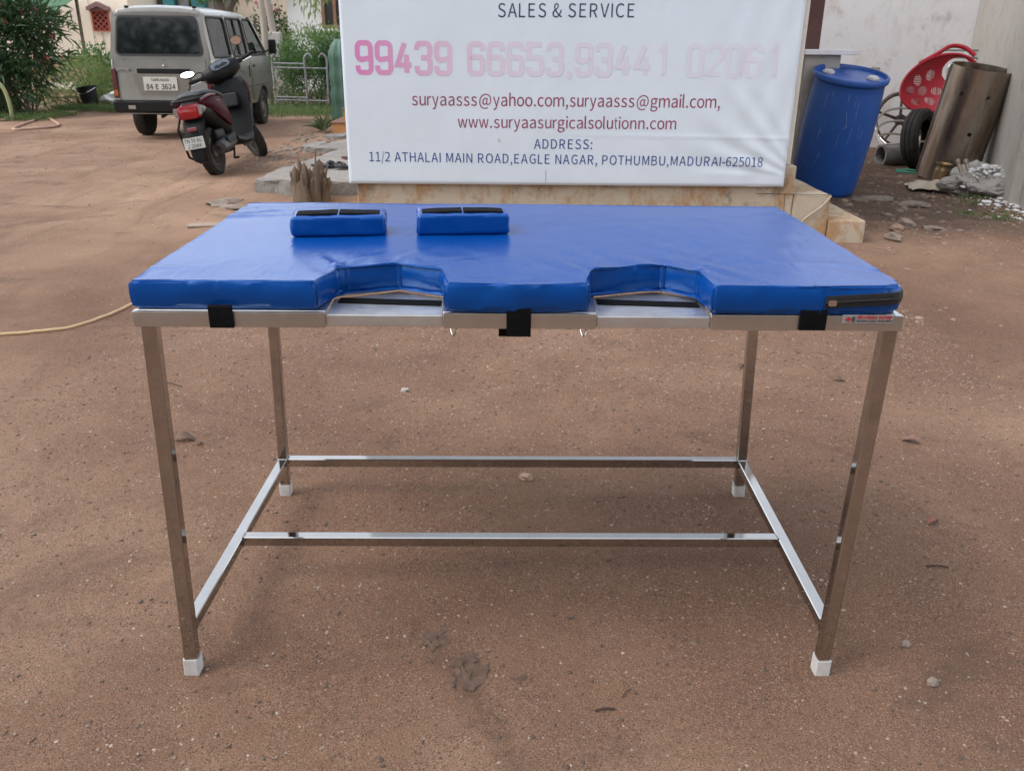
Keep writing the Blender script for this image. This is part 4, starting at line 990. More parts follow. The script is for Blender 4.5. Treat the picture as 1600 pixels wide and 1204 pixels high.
def twig(x, y, l, a, label, r_=.0024):
    o = MB().tube(smoothpts([(-l / 2, 0, .004), (0, .05 * l, .006), (l / 2, 0, .004)], 4), [r_] * 9, 6).build('twig', STICK, None); o.location = (x, y, G(x, y)); o.rotation_euler = (0, 0, a); props(o, label, 'twig')
twig(.181, -.107, .040, .12, 'short dark twig lying in the foreground below the table')
twig(1.08, .40, .055, -.1, 'dark thin twig right of the front right leg')
twig(-1.3, 1.62, .13, -.4, 'long thin twig left of the table near the front left leg', .002)
twig(.23, -.06, .03, .9, 'tiny twig just behind the short dark twig in the foreground', .0015)
CLOD = M("dark_clod", (.085, .052, .036), (.13, .08, .055), 30, .95, bs=.8, bscale=120)
for k, (x, y, r_, sv) in enumerate(((-.175, .11, .030, (1, 1.2, .22)), (-.10, .035, .026, (1.2, 1, .28)), (-.085, -.005, .034, (1, 1.1, .25)), (-.115, -.03, .022, (1, 1.2, .25)), (.02, -.02, .018, (1.3, .8, .22)))):
    q = MB(); q.ball((0, 0, 0), r_, 4, sv, .9, 40 + k)
    for v in q.b.verts: v.co += .004 * Vector((mnoise.noise(v.co * 90), mnoise.noise(v.co * 90 + Vector((2, 0, 0))), 1.2 * mnoise.noise(v.co * 110)))
    o = q.build('mud_clod', CLOD, None, 25); o.location = (x, y, G(x, y) - .0025)
    props(o, ['cracked dark mud clod below the table, farthest back of the row', 'cracked mud clod second from the back of the row below the table', 'largest cracked dark mud clod in the middle of the row below the table', 'small dark mud clod nearest the viewer in the row below the table', 'small lone mud clod right of the row below the table'][k], 'mud clod')
#==NEXT==
# ------------------------------------------------------------------ van
def make_van():
    PAINT = M("silver_beige_paint", (.205, .196, .178), (.172, .163, .147), 3, .30, metal=.6, coat=.35, rvar=.08)
    DUSTY = M("dusty_sill_paint", (.33, .29, .25), (.24, .19, .15), 6, .6)
    GL = glass_mat("dark_window_glass", (.012, .015, .015), .45); GLR = M("rear_window_glass", (.004, .006, .006), (.007, .009, .009), 3, .05, rvar=.03, spec=.3)
    GASK = M("black_gasket", (.014, .014, .015), None, 20, .6)
    INT = M("dark_interior", (.012, .012, .013), (.02, .019, .018), 9, .8)
    t = thing('parked_van', 'silver beige minivan seen from behind, parked at the left of the yard beyond the scooter', 'van', (-4.286, 10.677, 0), (0, 0, 0), None, (.902, .93, .976))
    # lower body
    base = [(.60, .33), (.66, .35), (.69, .45), (.70, .60), (.703, .80), (.695, .93), (.685, 1.0)]
    def sec(y, k, z0=0.0, dy=0.0):
        r_ = [(x * k, y + dy * (z - .33), z + z0) for x, z in base]; l_ = [(-x, yy, z) for x, yy, z in r_[::-1]]
        return r_ + l_
    q = MB(); q.loft([sec(-.735, .965, 0, .06), sec(-.70, .99, 0, .03), sec(-.62, 1.0), sec(0, 1.0), sec(1.9, 1.0), sec(2.3, .99), sec(2.5, .95), sec(2.60, .86, 0, -.10)])
    body = q.build('body', PAINT, t, 40)
    cut = bmesh.new()
    for y in (0, 1.84):
        for s in (-1, 1):
            bmesh.ops.create_cone(cut, cap_ends=True, segments=28, radius1=.315, radius2=.315, depth=.30, matrix=Matrix.Translation((s * .66, y, .27)) @ Matrix.Rotation(PI / 2, 4, 'Y'))
    boolean_cut(body, cut)
    # roof
    def rsec(y, w_, z, h_):
        pr_ = [(w_, z), (w_ - .015, z + .05 * h_ / .13), (w_ - .07, z + .09 * h_ / .13), (w_ * .55, z + .12 * h_ / .13), (0, z + h_)]
        return [(x, y, zz) for x, zz in pr_] + [(-x, y, zz) for x, zz in pr_[-2::-1]]
    q = MB(); q.loft([rsec(-.655, .575, 1.50, .04), rsec(-.63, .59, 1.50, .10), rsec(-.5, .60, 1.50, .13), rsec(.6, .605, 1.50, .135), rsec(1.45, .595, 1.50, .12), rsec(1.68, .58, 1.49, .07), rsec(1.72, .57, 1.485, .03)])
    q.build('roof', PAINT, t, 40)
    # rear upper panel carrying the window
    q = MB(); q.loft([[(-.675, -.70, 1.0), (.675, -.70, 1.0), (.675, -.60, 1.0), (-.675, -.60, 1.0)], [(-.645, -.675, 1.26), (.645, -.675, 1.26), (.645, -.58, 1.26), (-.645, -.58, 1.26)], [(-.592, -.645, 1.515), (.592, -.645, 1.515), (.592, -.56, 1.515), (-.592, -.56, 1.515)]])
    q.build('tailgate', PAINT, t, 40)
    Mw = Matrix.Translation((0, -.684, 1.268)) @ Matrix.Rotation(R(90 - 7.5), 4, 'X')
    def trap(w0, w1, h_, r_, n=5):
        p = rrect(w0, h_, r_, n); return [(x * (1 + (w1 / w0 - 1) * (y / h_ + .5)), y) for x, y in p]
    q = MB(); q.prism(trap(1.20, 1.08, .475, .07), -.001, .006, Mw); q.build('rear_gasket', GASK, t, 30)
    q = MB(); q.prism(trap(1.145, 1.03, .425, .05), .0, .009, Mw); q.build('rear_window', GLR, t, 30)
    # tailgate seam, garnish, plate recess
    q = MB(); q.tube([(x, -.742 + .0 * z, z) for x, z in ((-.60, .50), (-.62, .62), (-.63, .98))], .004, 5); q.tube([(x, -.742, z) for x, z in ((.60, .50), (.62, .62), (.63, .98))], .004, 5); q.build('tailgate_seam', GASK, t)
    MB().box((.03, -.728, .852), (.72, .03, .058), bev=.008).build('garnish', BLACK_PL, t)
    q = MB(); q.prism([(-.40, .82), (.40, .82), (.34, .57), (-.32, .57)], 0, .012, Matrix.Translation((0, -.728, 0)) @ Matrix.Rotation(PI / 2, 4, 'X')); q.build('plate_recess', PAINT, t)
    pl = MB().box((-.02, -.750, .700), (.465, .010, .165), bev=.003).build('number_plate', M("plate_cream", (.50, .49, .44), (.42, .41, .36), 9, .5), t)
    def on(x, y, z): return lambda W_: np.stack([W_[:, 0] + x, np.full(len(W_), y), W_[:, 2] + z], 1)
    text_part('lettering', '84 E 3624', .40, .062, BLACK_INK, pl, on(-.220, -.7565, .634), .008)
    text_part('lettering', 'TAMILNADU', .25, .032, BLACK_INK, pl, on(-.145, -.7565, .731), .008)
    bd = MB().box((-.52, -.752, .862), (.17, .004, .030), bev=.002).build('badge', M("badge_grey", (.28, .27, .25), None, 20, .4), t)
    text_part('lettering', 'CARGO', .14, .022, BLACK_INK, bd, on(-.59, -.7555, .851), .006)
    MB().box((.05, -.745, .915), (.03, .02, .025), bev=.006).build('lock_button', CHROME, t)
    TL = M("dark_tail_lamp", (.085, .008, .008), (.05, .006, .006), 10, .2, coat=.5)
    AMB = M("amber_lamp", (.30, .09, .015), None, 10, .25)
    for s in (-1, 1):
        l_ = MB().box((s * .655, -.705, .70), (.075, .06, .36), bev=.012).build('tail_lamp', TL, t)
        MB().box((s * .655, -.737, .585), (.06, .006, .07), bev=.002).build('amber_lens', AMB, l_)
    # bumper
    q = MB(); q.loft([[(x, y, .34), (x * 1.0, y - .05 * (1 if abs(x) < .7 else .3), .37), (x, y - .055 * (1 if abs(x) < .7 else .3), .475), (x, y, .50), (x, y + .06, .50), (x, y + .06, .34)] for x, y in ((-.735, -.50), (-.735, -.66), (-.69, -.735), (-.3, -.755), (.3, -.755), (.69, -.735), (.735, -.66), (.735, -.50))])
    bp = q.build('bumper', BLACK_PL, t, 40)
    MB().box((-.43, -.812, .415), (.10, .01, .045), bev=.003).build('reflector', M("dull_reflector", (.25, .23, .18), None, 20, .4), bp)
    MB().tube([(-.05, -.6, .32), (-.05, -.76, .30)], .022, 8).build('exhaust_pipe', GREY_PL, t)
    q = MB(); q.box((0, 0, .33), (.9, .12, .12), bev=.02); q.box((0, 1.84, .30), (.9, .12, .10), bev=.02); q.box((0, .92, .32), (.7, 2.6, .06), bev=.02); q.build('underbody', INT, t)
    # pillars and glass on both sides
    def side(y0, z0, s):   # point on the side plane
        return Vector((s * (.688 - (z0 - 1.0) * .165), y0, z0))
    for s in (-1, 1):
        q = MB()
        def pillar(y0b, y1b, y0t, y1t):
            A = [side(y0b, .985, s), side(y1b, .985, s), side(y1t, 1.535, s), side(y0t, 1.535, s)]
            B = [p + Vector((-s * .045, 0, 0)) for p in A]; vs = [q.b.verts.new(p) for p in A + B]
            for f in ((0, 1, 2, 3), (7, 6, 5, 4), (0, 4, 5, 1), (1, 5, 6, 2), (2, 6, 7, 3), (3, 7, 4, 0)): q.b.faces.new([vs[i] for i in f])
        pillar(-.69, -.52, -.64, -.49); pillar(.27, .38, .27, .37); pillar(1.13, 1.26, 1.12, 1.22); pillar(2.20, 2.36, 1.63, 1.72)
        q.build('pillars', PAINT, t, 0)
        for nm, yb0, yb1, yt0, yt1 in (('quarter_window', -.53, .28, -.50, .28), ('sliding_window', .37, 1.14, .36, 1.13), ('front_window', 1.25, 2.22, 1.21, 1.64)):
            cs = [side(yb0, 1.02, s), side(yb1, 1.02, s), side(yt1, 1.50, s), side(yt0, 1.50, s)]
            cs = [p + Vector((-s * .012, 0, 0)) for p in cs]; q = MB()
            A = [q.b.verts.new(p) for p in cs]; B = [q.b.verts.new(p + Vector((-s * .006, 0, 0))) for p in cs]
            q.b.faces.new(A); q.b.faces.new(B[::-1])
            for i in range(4): q.b.faces.new((A[i], B[i], B[(i + 1) % 4], A[(i + 1) % 4]))
            g = q.build(nm, GL, t, 0)
            fr = MB(); c4 = [p + Vector((s * .010, 0, 0)) for p in cs]; pts = []
            for i in range(4):
                a, b_, c_ = c4[i - 1], c4[i], c4[(i + 1) % 4]; pts += [b_ + (a - b_).normalized() * .05, b_ + (a - b_).normalized() * .015 + (c_ - b_).normalized() * .015, b_ + (c_ - b_).normalized() * .05]
            fr.tube(pts, .014, 6, closed=True)
            if nm == 'sliding_window': fr.tube([(c4[0] + c4[1]) / 2, (c4[2] + c4[3]) / 2], .012, 6)
            fr.build('window_seal', GASK, g)
    q = MB(); A = [(-.60, 2.36, 1.0), (.60, 2.36, 1.0), (.53, 1.72, 1.50), (-.53, 1.72, 1.50)]; vs = [q.b.verts.new(p) for p in A] + [q.b.verts.new((x, y - .008, z)) for x, y, z in A]
    for f in ((0, 1, 2, 3), (7, 6, 5, 4), (0, 4, 5, 1), (1, 5, 6, 2), (2, 6, 7, 3), (3, 7, 4, 0)): q.b.faces.new([vs[i] for i in f])
    q.build('windscreen', GL, t, 0)
    for x, y in ((-.32, 1.25), (.32, 1.25)):
        q = MB(); q.box((x, y, 1.10), (.44, .12, .30), (R(-8), 0, 0), bev=.04); q.box((x, y - .03, 1.32), (.24, .09, .16), bev=.03); q.build('seat_back', INT, t)
    MB().box((0, .15, 1.10), (1.1, .14, .30), bev=.04).build('seat_back', INT, t)
    # side details (right side is the one seen)
    for s in (-1, 1):
        q = MB()
        for y in (.33, 1.19): q.tube([(s * .703, y, z) for z in (.40, .62, .82)] + [(s * .690, y, .985)], .004, 5)
        q.tube([(s * .706, y, .60) for y in np.linspace(-.6, 2.2, 12)], .006, 5)
        q.build('door_seam', GASK, t)
        MB().box((s * .702, 1.08, .80), (.018, .035, .16), bev=.006).build('door_handle', BLACK_PL, t)
        MB().box((s * .702, 1.36, .87), (.018, .10, .035), bev=.006).build('door_handle', BLACK_PL, t)
        q = MB(); 
        for k in range(3): q.prism([(.62 + .12 * k, .855 - .02 * k), (.72 + .12 * k, .855 - .02 * k), (.80 + .12 * k, .80 - .02 * k), (.74 + .12 * k, .80 - .02 * k)], 0, .002, Matrix.Translation((s * .7035, -.15, 0)) @ Matrix.Rotation(PI / 2, 4, 'Z') @ Matrix.Rotation(PI / 2, 4, 'X'))
        q.build('stripe_decal', M("grey_decal", (.10, .10, .11), None, 20, .4), t)
        q = MB(); q.tube([(s * .69, 2.15, 1.06), (s * .78, 2.12, 1.08)], .012, 6); q.box((s * .83, 2.10, 1.13), (.13, .05, .21), bev=.025); q.build('side_mirror', BLACK_PL, t)
        q = MB(); q.box((s * .605, 1.16, 1.43), (.02, .03, .06), bev=.006); q.build('marker_lamp', AMB, t)
        for nm, y in (('rear', -.45), ('front', 1.5)): pass
    for x in (-.42, .50): MB().box((x, -.56, 1.605), (.05, .04, .03), bev=.008).build('roof_clip', BLACK_PL, t)
    # wheels
    WH = M("wheel_steel", (.16, .15, .14), (.09, .075, .06), 9, .6, metal=.4)
    for y in (0, 1.84):
        for s in (-1, 1):
            Mx = Matrix.Translation((s * .60, y, .265)) @ Matrix.Rotation(s * PI / 2, 4, 'Y')
            ty = MB(); ty.lathe([(.155, -.07), (.20, -.085), (.255, -.078), (.268, -.05), (.270, 0), (.268, .05), (.255, .078), (.20, .085), (.165, .075), (.155, .05)], 32, Mx)
            w_ = ty.build('wheel', RUBBER, t, 30)
            MB().lathe([(.16, .062), (.150, .072), (.135, .045), (.085, .04), (.075, .062), (.05, .07), (0, .07)], 24, Mx, cap=False).build('rim', WH, w_)
make_van()

# ------------------------------------------------------------------ scooter
def make_scooter():
    MAR = M("maroon_paint", (.050, .0025, .009), (.038, .002, .007), 4, .45, rvar=.06, spec=.04)
    t = thing('parked_scooter', 'dark maroon and black scooter seen from behind, leaning on its side stand near the van', 'scooter', (-2.845, 7.275, G(-2.845, 7.275) - .008), (0, R(-10), R(-3)))
    def wheel(center, Mx=None, fr=False):
        T = (Mx or Matrix.Identity(4)) @ Matrix.Translation(center) @ Matrix.Rotation(PI / 2, 4, 'Y')
        q = MB(); q.lathe([(.135, -.035), (.165, -.052), (.20, -.052), (.220, -.036), (.227, 0), (.220, .036), (.20, .052), (.165, .052), (.135, .035)], 36, T)
        for k in range(30):      # tread blocks
            a = 2 * PI * k / 30
            for s in (-1, 1):
                q.box(T @ Vector((.2215 * math.cos(a + s * .05), .2215 * math.sin(a + s * .05), s * .024)), (.012, .022, .026), (T.to_3x3() @ Matrix.Rotation(a, 3, 'Z')).to_4x4(), bev=0)
        w_ = q.build('front_wheel' if fr else 'rear_wheel', RUBBER, t, 30)
        q = MB(); q.lathe([(.137, .036), (.122, .042), (.118, .02), (.06, .018), (.05, .04), (.02, .045), (.0, .045)], 24, T, cap=False); q.lathe([(.137, -.036), (.122, -.042), (.118, -.02), (.06, -.018), (.05, -.04), (.02, -.045), (.0, -.045)], 24, T, cap=False)
        for k in range(3):
            a = 2 * PI * k / 3
            q.box(T @ Vector((.09 * math.cos(a), .09 * math.sin(a), 0)), (.07, .04, .05), (T.to_3x3() @ Matrix.Rotation(a, 3, 'Z')).to_4x4(), bev=.006)
        q.build('rim', M("dusty_alloy", (.13, .115, .095), (.08, .07, .055), 9, .6, metal=.4), w_)
    wheel((0, 0, .227))
    # steering assembly
    hp = Vector((0, .97, .80)); ax = Vector((0, -.42, .907)).normalized()
    S = Matrix.Translation(hp) @ Matrix.Rotation(R(40), 4, ax) @ Matrix.Translation(-hp)
    wheel((0, 1.22, .232), S, True)
    q = MB()
    secs = []
    for a in np.linspace(-35, 120, 12):
        c = Vector((0, 1.22, .232)); secs.append([S @ (c + Vector((x, -rr * math.cos(R(a)) * -1 * .0 + rr * math.cos(R(a + 25)), rr * math.sin(R(a + 25))))) for x, rr in ((-.062, .225), (-.06, .245), (-.03, .262), (.03, .262), (.06, .245), (.062, .225), (.03, .250), (-.03, .250))])
    q.loft(secs); q.build('front_mudguard', GREY_PL, t)
    q = MB()
    for s in (-1, 1): q.tube([S @ Vector((s * .075, 1.20, .235)), S @ Vector((s * .06, 1.07, .55))], .017, 8)
    q.tube([S @ Vector((0, 1.05, .55)), S @ Vector((0, .95, .86))], .03, 10); q.build('fork', GREY_PL, t)
    # handlebar cowl with instrument glass
    q = MB(); secs = []
    for x in np.linspace(-.20, .20, 11):
        k = math.sqrt(max(1 - (x / .23) ** 2, .05)); n = 12
        secs.append([S @ Vector((x, .955 + .10 * k * math.cos(2 * PI * j / n) + .015 * abs(x), .945 + (.085 * k + .015) * math.sin(2 * PI * j / n) + .02 * abs(x) / .2)) for j in range(n)])
    q.loft(secs); cw = q.build('handlebar_cowl', BLACK_PL, t, 50)
    Mi = S @ Matrix.Translation((0, .905, 1.012)) @ Matrix.Rotation(R(48), 4, 'X')
    MB().prism([(x * 1.0, y) for x, y in rrect(.235, .125, .05, 5)], -.02, .010, Mi, bev=.004).build('dash_bezel', BLACK_PL, cw)
    MB().prism(rrect(.205, .100, .042, 5), 0, .014, Mi).build('dash_glass', M("dash_glass", (.05, .08, .11), (.035, .05, .08), 5, .06, rvar=.03, spec=1.0), cw)
    for s in (-1, 1):
        q = MB(); q.tube([S @ Vector((s * .17, .945, .965)), S @ Vector((s * .36, .89, .985))], .013, 8); q.tube([S @ Vector((s * .25, .92, .975)), S @ Vector((s * .37, .885, .987))], .019, 10); q.ball(S @ Vector((s * .375, .884, .988)), .019, 2)
        hb = q.build('grip', BLACK_PL, t)
        q = MB(); q.box(S @ Vector((s * .215, .935, .972)), (.06, .05, .05), (S.to_3x3()).to_4x4(), bev=.012); q.build('switch_box', BLACK_PL, hb)
        q = MB(); q.tube(smoothpts([S @ Vector((s * .20, .97, .96)), S @ Vector((s * .27, .985, .955)), S @ Vector((s * .37, .955, .955))], 4), .006, 6); q.build('brake_lever', CHROME, hb)
        mpos = S @ Vector((s * (.30 if s > 0 else .34), .94, 1.16 if s > 0 else 1.07))
        q = MB(); q.tube(smoothpts([S @ Vector((s * .19, .95, .98)), S @ Vector((s * .21, .955, 1.04)), mpos + Vector((0, .015, -.03))], 4), .006, 6); st_ = q.build('mirror_stem', BLACK_PL, t)
        to_cam = (Vector((2.8, -8.7, .45 if s > 0 else .35)).normalized() + Vector((.2 if s > 0 else -.15, -.5, -.22 if s > 0 else .9)).normalized()).normalized()
        rq = to_cam.to_track_quat('Z', 'Y').to_matrix().to_4x4()
        wx, wy = (.115, .085) if s > 0 else (.14, .066)
        el = [(wx / 2 * 1.12 * math.cos(a), wy / 2 * 1.14 * math.sin(a)) for a in np.linspace(0, 2 * PI, 24, endpoint=False)]
        el2 = [(x / 1.13, y / 1.15) for x, y in el]
        Mm = Matrix.Translation(mpos) @ rq
        mh = MB().prism(el, -.022, 0, Mm, bev=.004).build('mirror_shell', BLACK_PL, st_)
        MB().prism(el2, 0, .002, Mm).build('mirror_glass', steel_mat("mirror_glass", .02, (.9, .9, .9), .01), st_)
    # leg shield and floor board
    q = MB(); secs = []
    for yy, zz, w_, th in ((.76, .29, .17, .05), (.80, .40, .19, .055), (.845, .55, .205, .065), (.88, .68, .205, .08), (.905, .78, .185, .10), (.92, .86, .12, .10)):
        secs.append([(x * w_, yy + (.035 * (1 - abs(x) ** 2) if f else -.02 * (1 - abs(x) ** 2)) + (th if f else 0), zz + (.0 if not f else .02)) for x, f in ((-1, 0), (-.6, 0), (0, 0), (.6, 0), (1, 0), (1.02, 1), (.6, 1), (0, 1), (-.6, 1), (-1.02, 1))])
    q.loft(secs); q.build('leg_shield', GREY_PL, t, 40)
    q = MB(); q.box((0, .80, .66), (.24, .04, .16), (R(-16), 0, 0), bev=.03); q.build('glove_pocket', BLACK_PL, t)
    q = MB(); q.tube(smoothpts([(.205, .87, .60), (.21, .90, .72), (.17, .92, .83)], 5), .008, 6); q.tube(smoothpts([(-.205, .87, .60), (-.21, .90, .72), (-.17, .92, .83)], 5), .008, 6); q.build('shield_trim', MAR, t)
    q = MB(); secs = []
    for yy, w_, z0, z1 in ((.40, .15, .25, .32), (.55, .17, .22, .29), (.74, .185, .22, .29), (.82, .17, .27, .36)):
        secs.append([(-w_, yy, z1), (w_, yy, z1), (w_ + .01, yy, (z0 + z1) / 2), (w_ * .75, yy, z0), (-w_ * .75, yy, z0), (-w_ - .01, yy, (z0 + z1) / 2)])
    q.loft(secs); q.build('floorboard', GREY_PL, t)
    # tail body
    def bsec(y, w_, z0, z1, pinch=.7, n=14):
        out = []
        for j in range(n):
            a = 2 * PI * j / n; ca, sa = math.cos(a), math.sin(a)
            x = w_ * math.copysign(abs(ca) ** .7, ca); z = (z0 + z1) / 2 + (z1 - z0) / 2 * math.copysign(abs(sa) ** .8, sa)
            if sa < 0: x *= 1 - (1 - pinch) * abs(sa)
            out.append((x, y, z))
        return out
    q = MB(); q.loft([bsec(-.285, .10, .585, .655, .8), bsec(-.26, .125, .55, .69), bsec(-.15, .15, .50, .725), bsec(0, .165, .46, .735), bsec(.18, .16, .40, .72), bsec(.34, .14, .34, .66), bsec(.44, .115, .31, .55)])
    q.build('tail_body', BLACK_PL, t, 50)
    for s in (-1, 1):   # maroon side panels
        q = MB(); secs = []
        for y, zt, zb, w_ in ((-.24, .690, .660, .128), (-.15, .715, .635, .152), (0, .725, .565, .170), (.15, .715, .500, .168), (.28, .67, .45, .155), (.38, .58, .43, .135), (.43, .50, .45, .118)):
            pts = []
            for k in range(5):
                z = zb + (zt - zb) * k / 4; b_ = .012 * math.sin(PI * k / 4)
                pts.append((s * (w_ + b_), y, z))
            pts += [(s * (w_ - .03), y, zt), (s * (w_ - .03), y, zb)]
            secs.append(pts)
        q.loft(secs); sp = q.build('side_panel', MAR, t, 50)
        W0 = lambda W_, s=s: np.stack([np.full(len(W_), s * .1765), .02 + s * W_[:, 0] * 1.0 + (0 if s > 0 else .13), .655 + W_[:, 2] - .12 * W_[:, 0]], 1)
        text_part('lettering', 'Dio', .11, .035, M("silver_print", (.6, .6, .6), None, 20, .4), sp, W0, .02)
        q = MB(); q.tube(smoothpts([(s * .14, -.27, .715), (s * .168, -.1, .742), (s * .165, .06, .738)], 5), [.012] * 10 + [.008], 7); q.build('pink_rail', M("pink_trim", (.16, .07, .09), (.11, .045, .06), 9, .35), t)
    q = MB(); q.loft([bsec(-.19, .09, .735, .765, 1), bsec(-.12, .135, .73, .795, 1), bsec(.05, .15, .725, .805, 1), bsec(.2, .14, .715, .785, 1), bsec(.36, .12, .69, .765, 1), bsec(.47, .075, .66, .72, 1)]); q.build('seat', M("seat_vinyl", (.004, .004, .0045), (.008, .008, .008), 14, .5, bs=.2, bscale=200), t, 50)
    q = MB(); q.tube(smoothpts([(-.15, -.08, .74), (-.14, -.24, .73), (-.07, -.30, .725), (.07, -.30, .725), (.14, -.24, .73), (.15, -.08, .74)], 5), .013, 8); q.build('grab_rail', BLACK_PL, t)
    # lamps
    q = MB(); q.loft([[(x * w_, y, .62 + z * h_) for x, z in rrect(2, 2, .5, 4)] for y, w_, h_ in ((-.30, .085, .045), (-.295, .10, .06), (-.25, .115, .07))]); tl = q.build('tail_light', M("red_lens", (.25, .004, .008), (.14, .003, .006), 8, .15, coat=.2), t, 50)
    for s in (-1, 1):
        q = MB(); q.loft([[(s * (.095 + .01) + x * .045, -.285 + y_, .625 + x * s * .012 + z * .055) for x, z in rrect(1.4, 1.6, .4, 4)] for y_ in (0.0, -.006)]); q.ball((s * .120, -.245, .632), .050, 2, (.75, .9, .75)); q.build('turn_signal', M("clear_lens", (.20, .19, .19), (.10, .095, .095), 8, .15, coat=.2), t, 50)
    # rear mudguard, number plate
    q = MB(); secs = []
    for y, z, w_ in ((-.20, .57, .105), (-.25, .52, .11), (-.285, .44, .10), (-.315, .34, .085), (-.325, .22, .075), (-.315, .17, .06)):
        secs.append([(-w_, y + .02, z), (-w_ * .7, y - .012, z), (w_ * .7, y - .012, z), (w_, y + .02, z), (w_ * .7, y + .015, z + .01), (-w_ * .7, y + .015, z + .01)])
    q.loft(secs); q.build('rear_mudguard', GREY_PL, t, 45)
    MB().box((0, -.318, .465), (.09, .014, .035), (R(-15), 0, 0), bev=.005).build('reflector', M("dark_red_lens", (.16, .006, .008), None, 8, .2), t)
    pl = MB().box((0, -.352, .345), (.20, .008, .105), bev=.003).build('number_plate', M("plate_white", (.46, .48, .46), (.38, .40, .38), 9, .5), t)
    def on(x, z): return lambda W_: np.stack([W_[:, 0] + x, np.full(len(W_), -.3575), W_[:, 2] + z], 1)
    text_part('lettering', 'TN 59 BC', .170, .034, BLACK_INK, pl, on(-.085, .354), .005); text_part('lettering', 'J 2044', .135, .034, BLACK_INK, pl, on(-.068, .304), .005)
    # engine, silencer, stand
    q = MB(); q.box((-.10, .10, .25), (.10, .42, .16), bev=.04); q.box((0, .30, .27), (.22, .24, .18), bev=.05); q.box((.0, .12, .36), (.20, .26, .14), bev=.04); q.build('engine', GREY_PL, t)
    Ms = Matrix.Translation((.155, .13, .29)) @ Matrix.Rotation(R(97), 4, 'X') @ Matrix.Rotation(R(0), 4, 'Z')
    q = MB(); q.lathe([(.02, -.12), (.045, -.10), (.060, -.06), (.066, .06), (.066, .26), (.058, .29), (.030, .295), (.022, .30), (.018, .28), (0, .28)], 22, Ms); sl = q.build('silencer', M("dull_silencer", (.07, .068, .066), (.035, .034, .033), 8, .5, metal=.5), t, 40)
    q = MB(); q.box((.205, .06, .315), (.035, .24, .085), (R(7), 0, 0), bev=.016); q.build('heat_shield', GREY_PL, sl)
    q = MB(); q.tube([(-.12, .42, .24), (-.215, .36, -.02)], .011, 7); q.tube([(-.215, .36, -.02), (-.245, .34, -.025)], .016, 7); q.build('side_stand', BLACK_PL, t)
    q = MB(); q.tube([(.10, .36, .22), (.12, .24, .12), (.17, .24, .12)], .011, 7); q.build('kick_lever', GREY_PL, t)
    q = MB(); q.tube([(-.14, -.16, .60), (-.15, -.27, .48), (-.14, -.22, .22), (-.12, -.02, .14)], .012, 7); q.build('saree_guard', BLACK_PL, t)
    for s in (-1,): q = MB(); q.tube([(s * .10, -.02, .25), (s * .09, -.02, .50)], .022, 8); q.build('shock_absorber', GREY_PL, t)
make_scooter()
#==NEXT2==
# ------------------------------------------------------------------ plants
def leaves(P, D, L, Wd, fold=.25, curl=.15):
    """leaf blades: base points P, directions D, lengths L, widths Wd -> (V, F) with 4-sided folded blades (2 quads per leaf)"""
    N = len(P); D = D / np.linalg.norm(D, axis=1, keepdims=True)
    ref = RNG.standard_normal((N, 3)); ref[:, 2] += .8
    S = np.cross(D, ref); S /= np.linalg.norm(S, axis=1, keepdims=True); Nn = np.cross(S, D)
    L = L[:, None]; Wd = Wd[:, None]
    dr = np.array([0, 0, -1.0])[None] * L * curl
    b = P; mL = P + D * L * .45 + S * Wd / 2 + Nn * Wd * fold; mR = P + D * L * .45 - S * Wd / 2 + Nn * Wd * fold; mC = P + D * L * .5 + dr * .2; tip = P + D * L + dr
    V = np.stack([b, mL, tip, mC, mR], 1).reshape(-1, 3); i = np.arange(N)[:, None] * 5
    return V, np.concatenate([i + [[0, 3, 2, 1]], i + [[0, 4, 2, 3]]], 0)

def blob_points(blobs, n, shell=.55):
    """points spread through ellipsoids (cx,cy,cz,rx,ry,rz), denser outwards, thinned in clumps"""
    out = []; dirs = []
    wts = np.array([b[3] * b[4] * b[5] for b in blobs]) ** .7; wts /= wts.sum()
    for b, k in zip(blobs, (wts * n).astype(int)):
        u = RNG.standard_normal((k, 3)); u /= np.linalg.norm(u, axis=1, keepdims=True)
        r_ = (shell + (1 - shell) * RNG.random((k, 1)) ** .6) * (1 + .22 * np.sin(u[:, :1] * 7 + b[0]) * np.sin(u[:, 1:2] * 6 + b[1]) + .15 * RNG.standard_normal((k, 1)))
        p = np.array(b[:3]) + u * r_ * np.array(b[3:6]); keep = np.sin(p[:, 0] * 9) + np.sin(p[:, 1] * 8 + 1) + np.sin(p[:, 2] * 10) + .9 * RNG.standard_normal(k) > -1.1
        out.append(p[keep]); dirs.append(u[keep])
    return np.concatenate(out), np.concatenate(dirs)

L_OLE = leaf_mat("oleander_leaf", (.022, .052, .019), (.065, .120, .045), 6, .38, .25)
L_DARK = leaf_mat("dark_leaf", (.024, .058, .022), (.045, .095, .035), 6, .45, .25)
L_MID = leaf_mat("mid_green_leaf", (.060, .130, .038), (.095, .175, .055), 5, .5, .35)
L_LIGHT = leaf_mat("yellow_green_leaf", (.135, .19, .05), (.19, .25, .08), 5, .5, .4)
L_GRASS = leaf_mat("grass_blade", (.065, .125, .032), (.12, .16, .055), 4, .6, .35)
BARK = M("grey_brown_bark", (.16, .125, .095), (.085, .065, .05), 18, .9, bs=.8, bscale=50, stretch=(1, 1, .3))
PINKF = leaf_mat("pink_petal", (.50, .10, .14), (.42, .14, .12), 7, .6, .4)

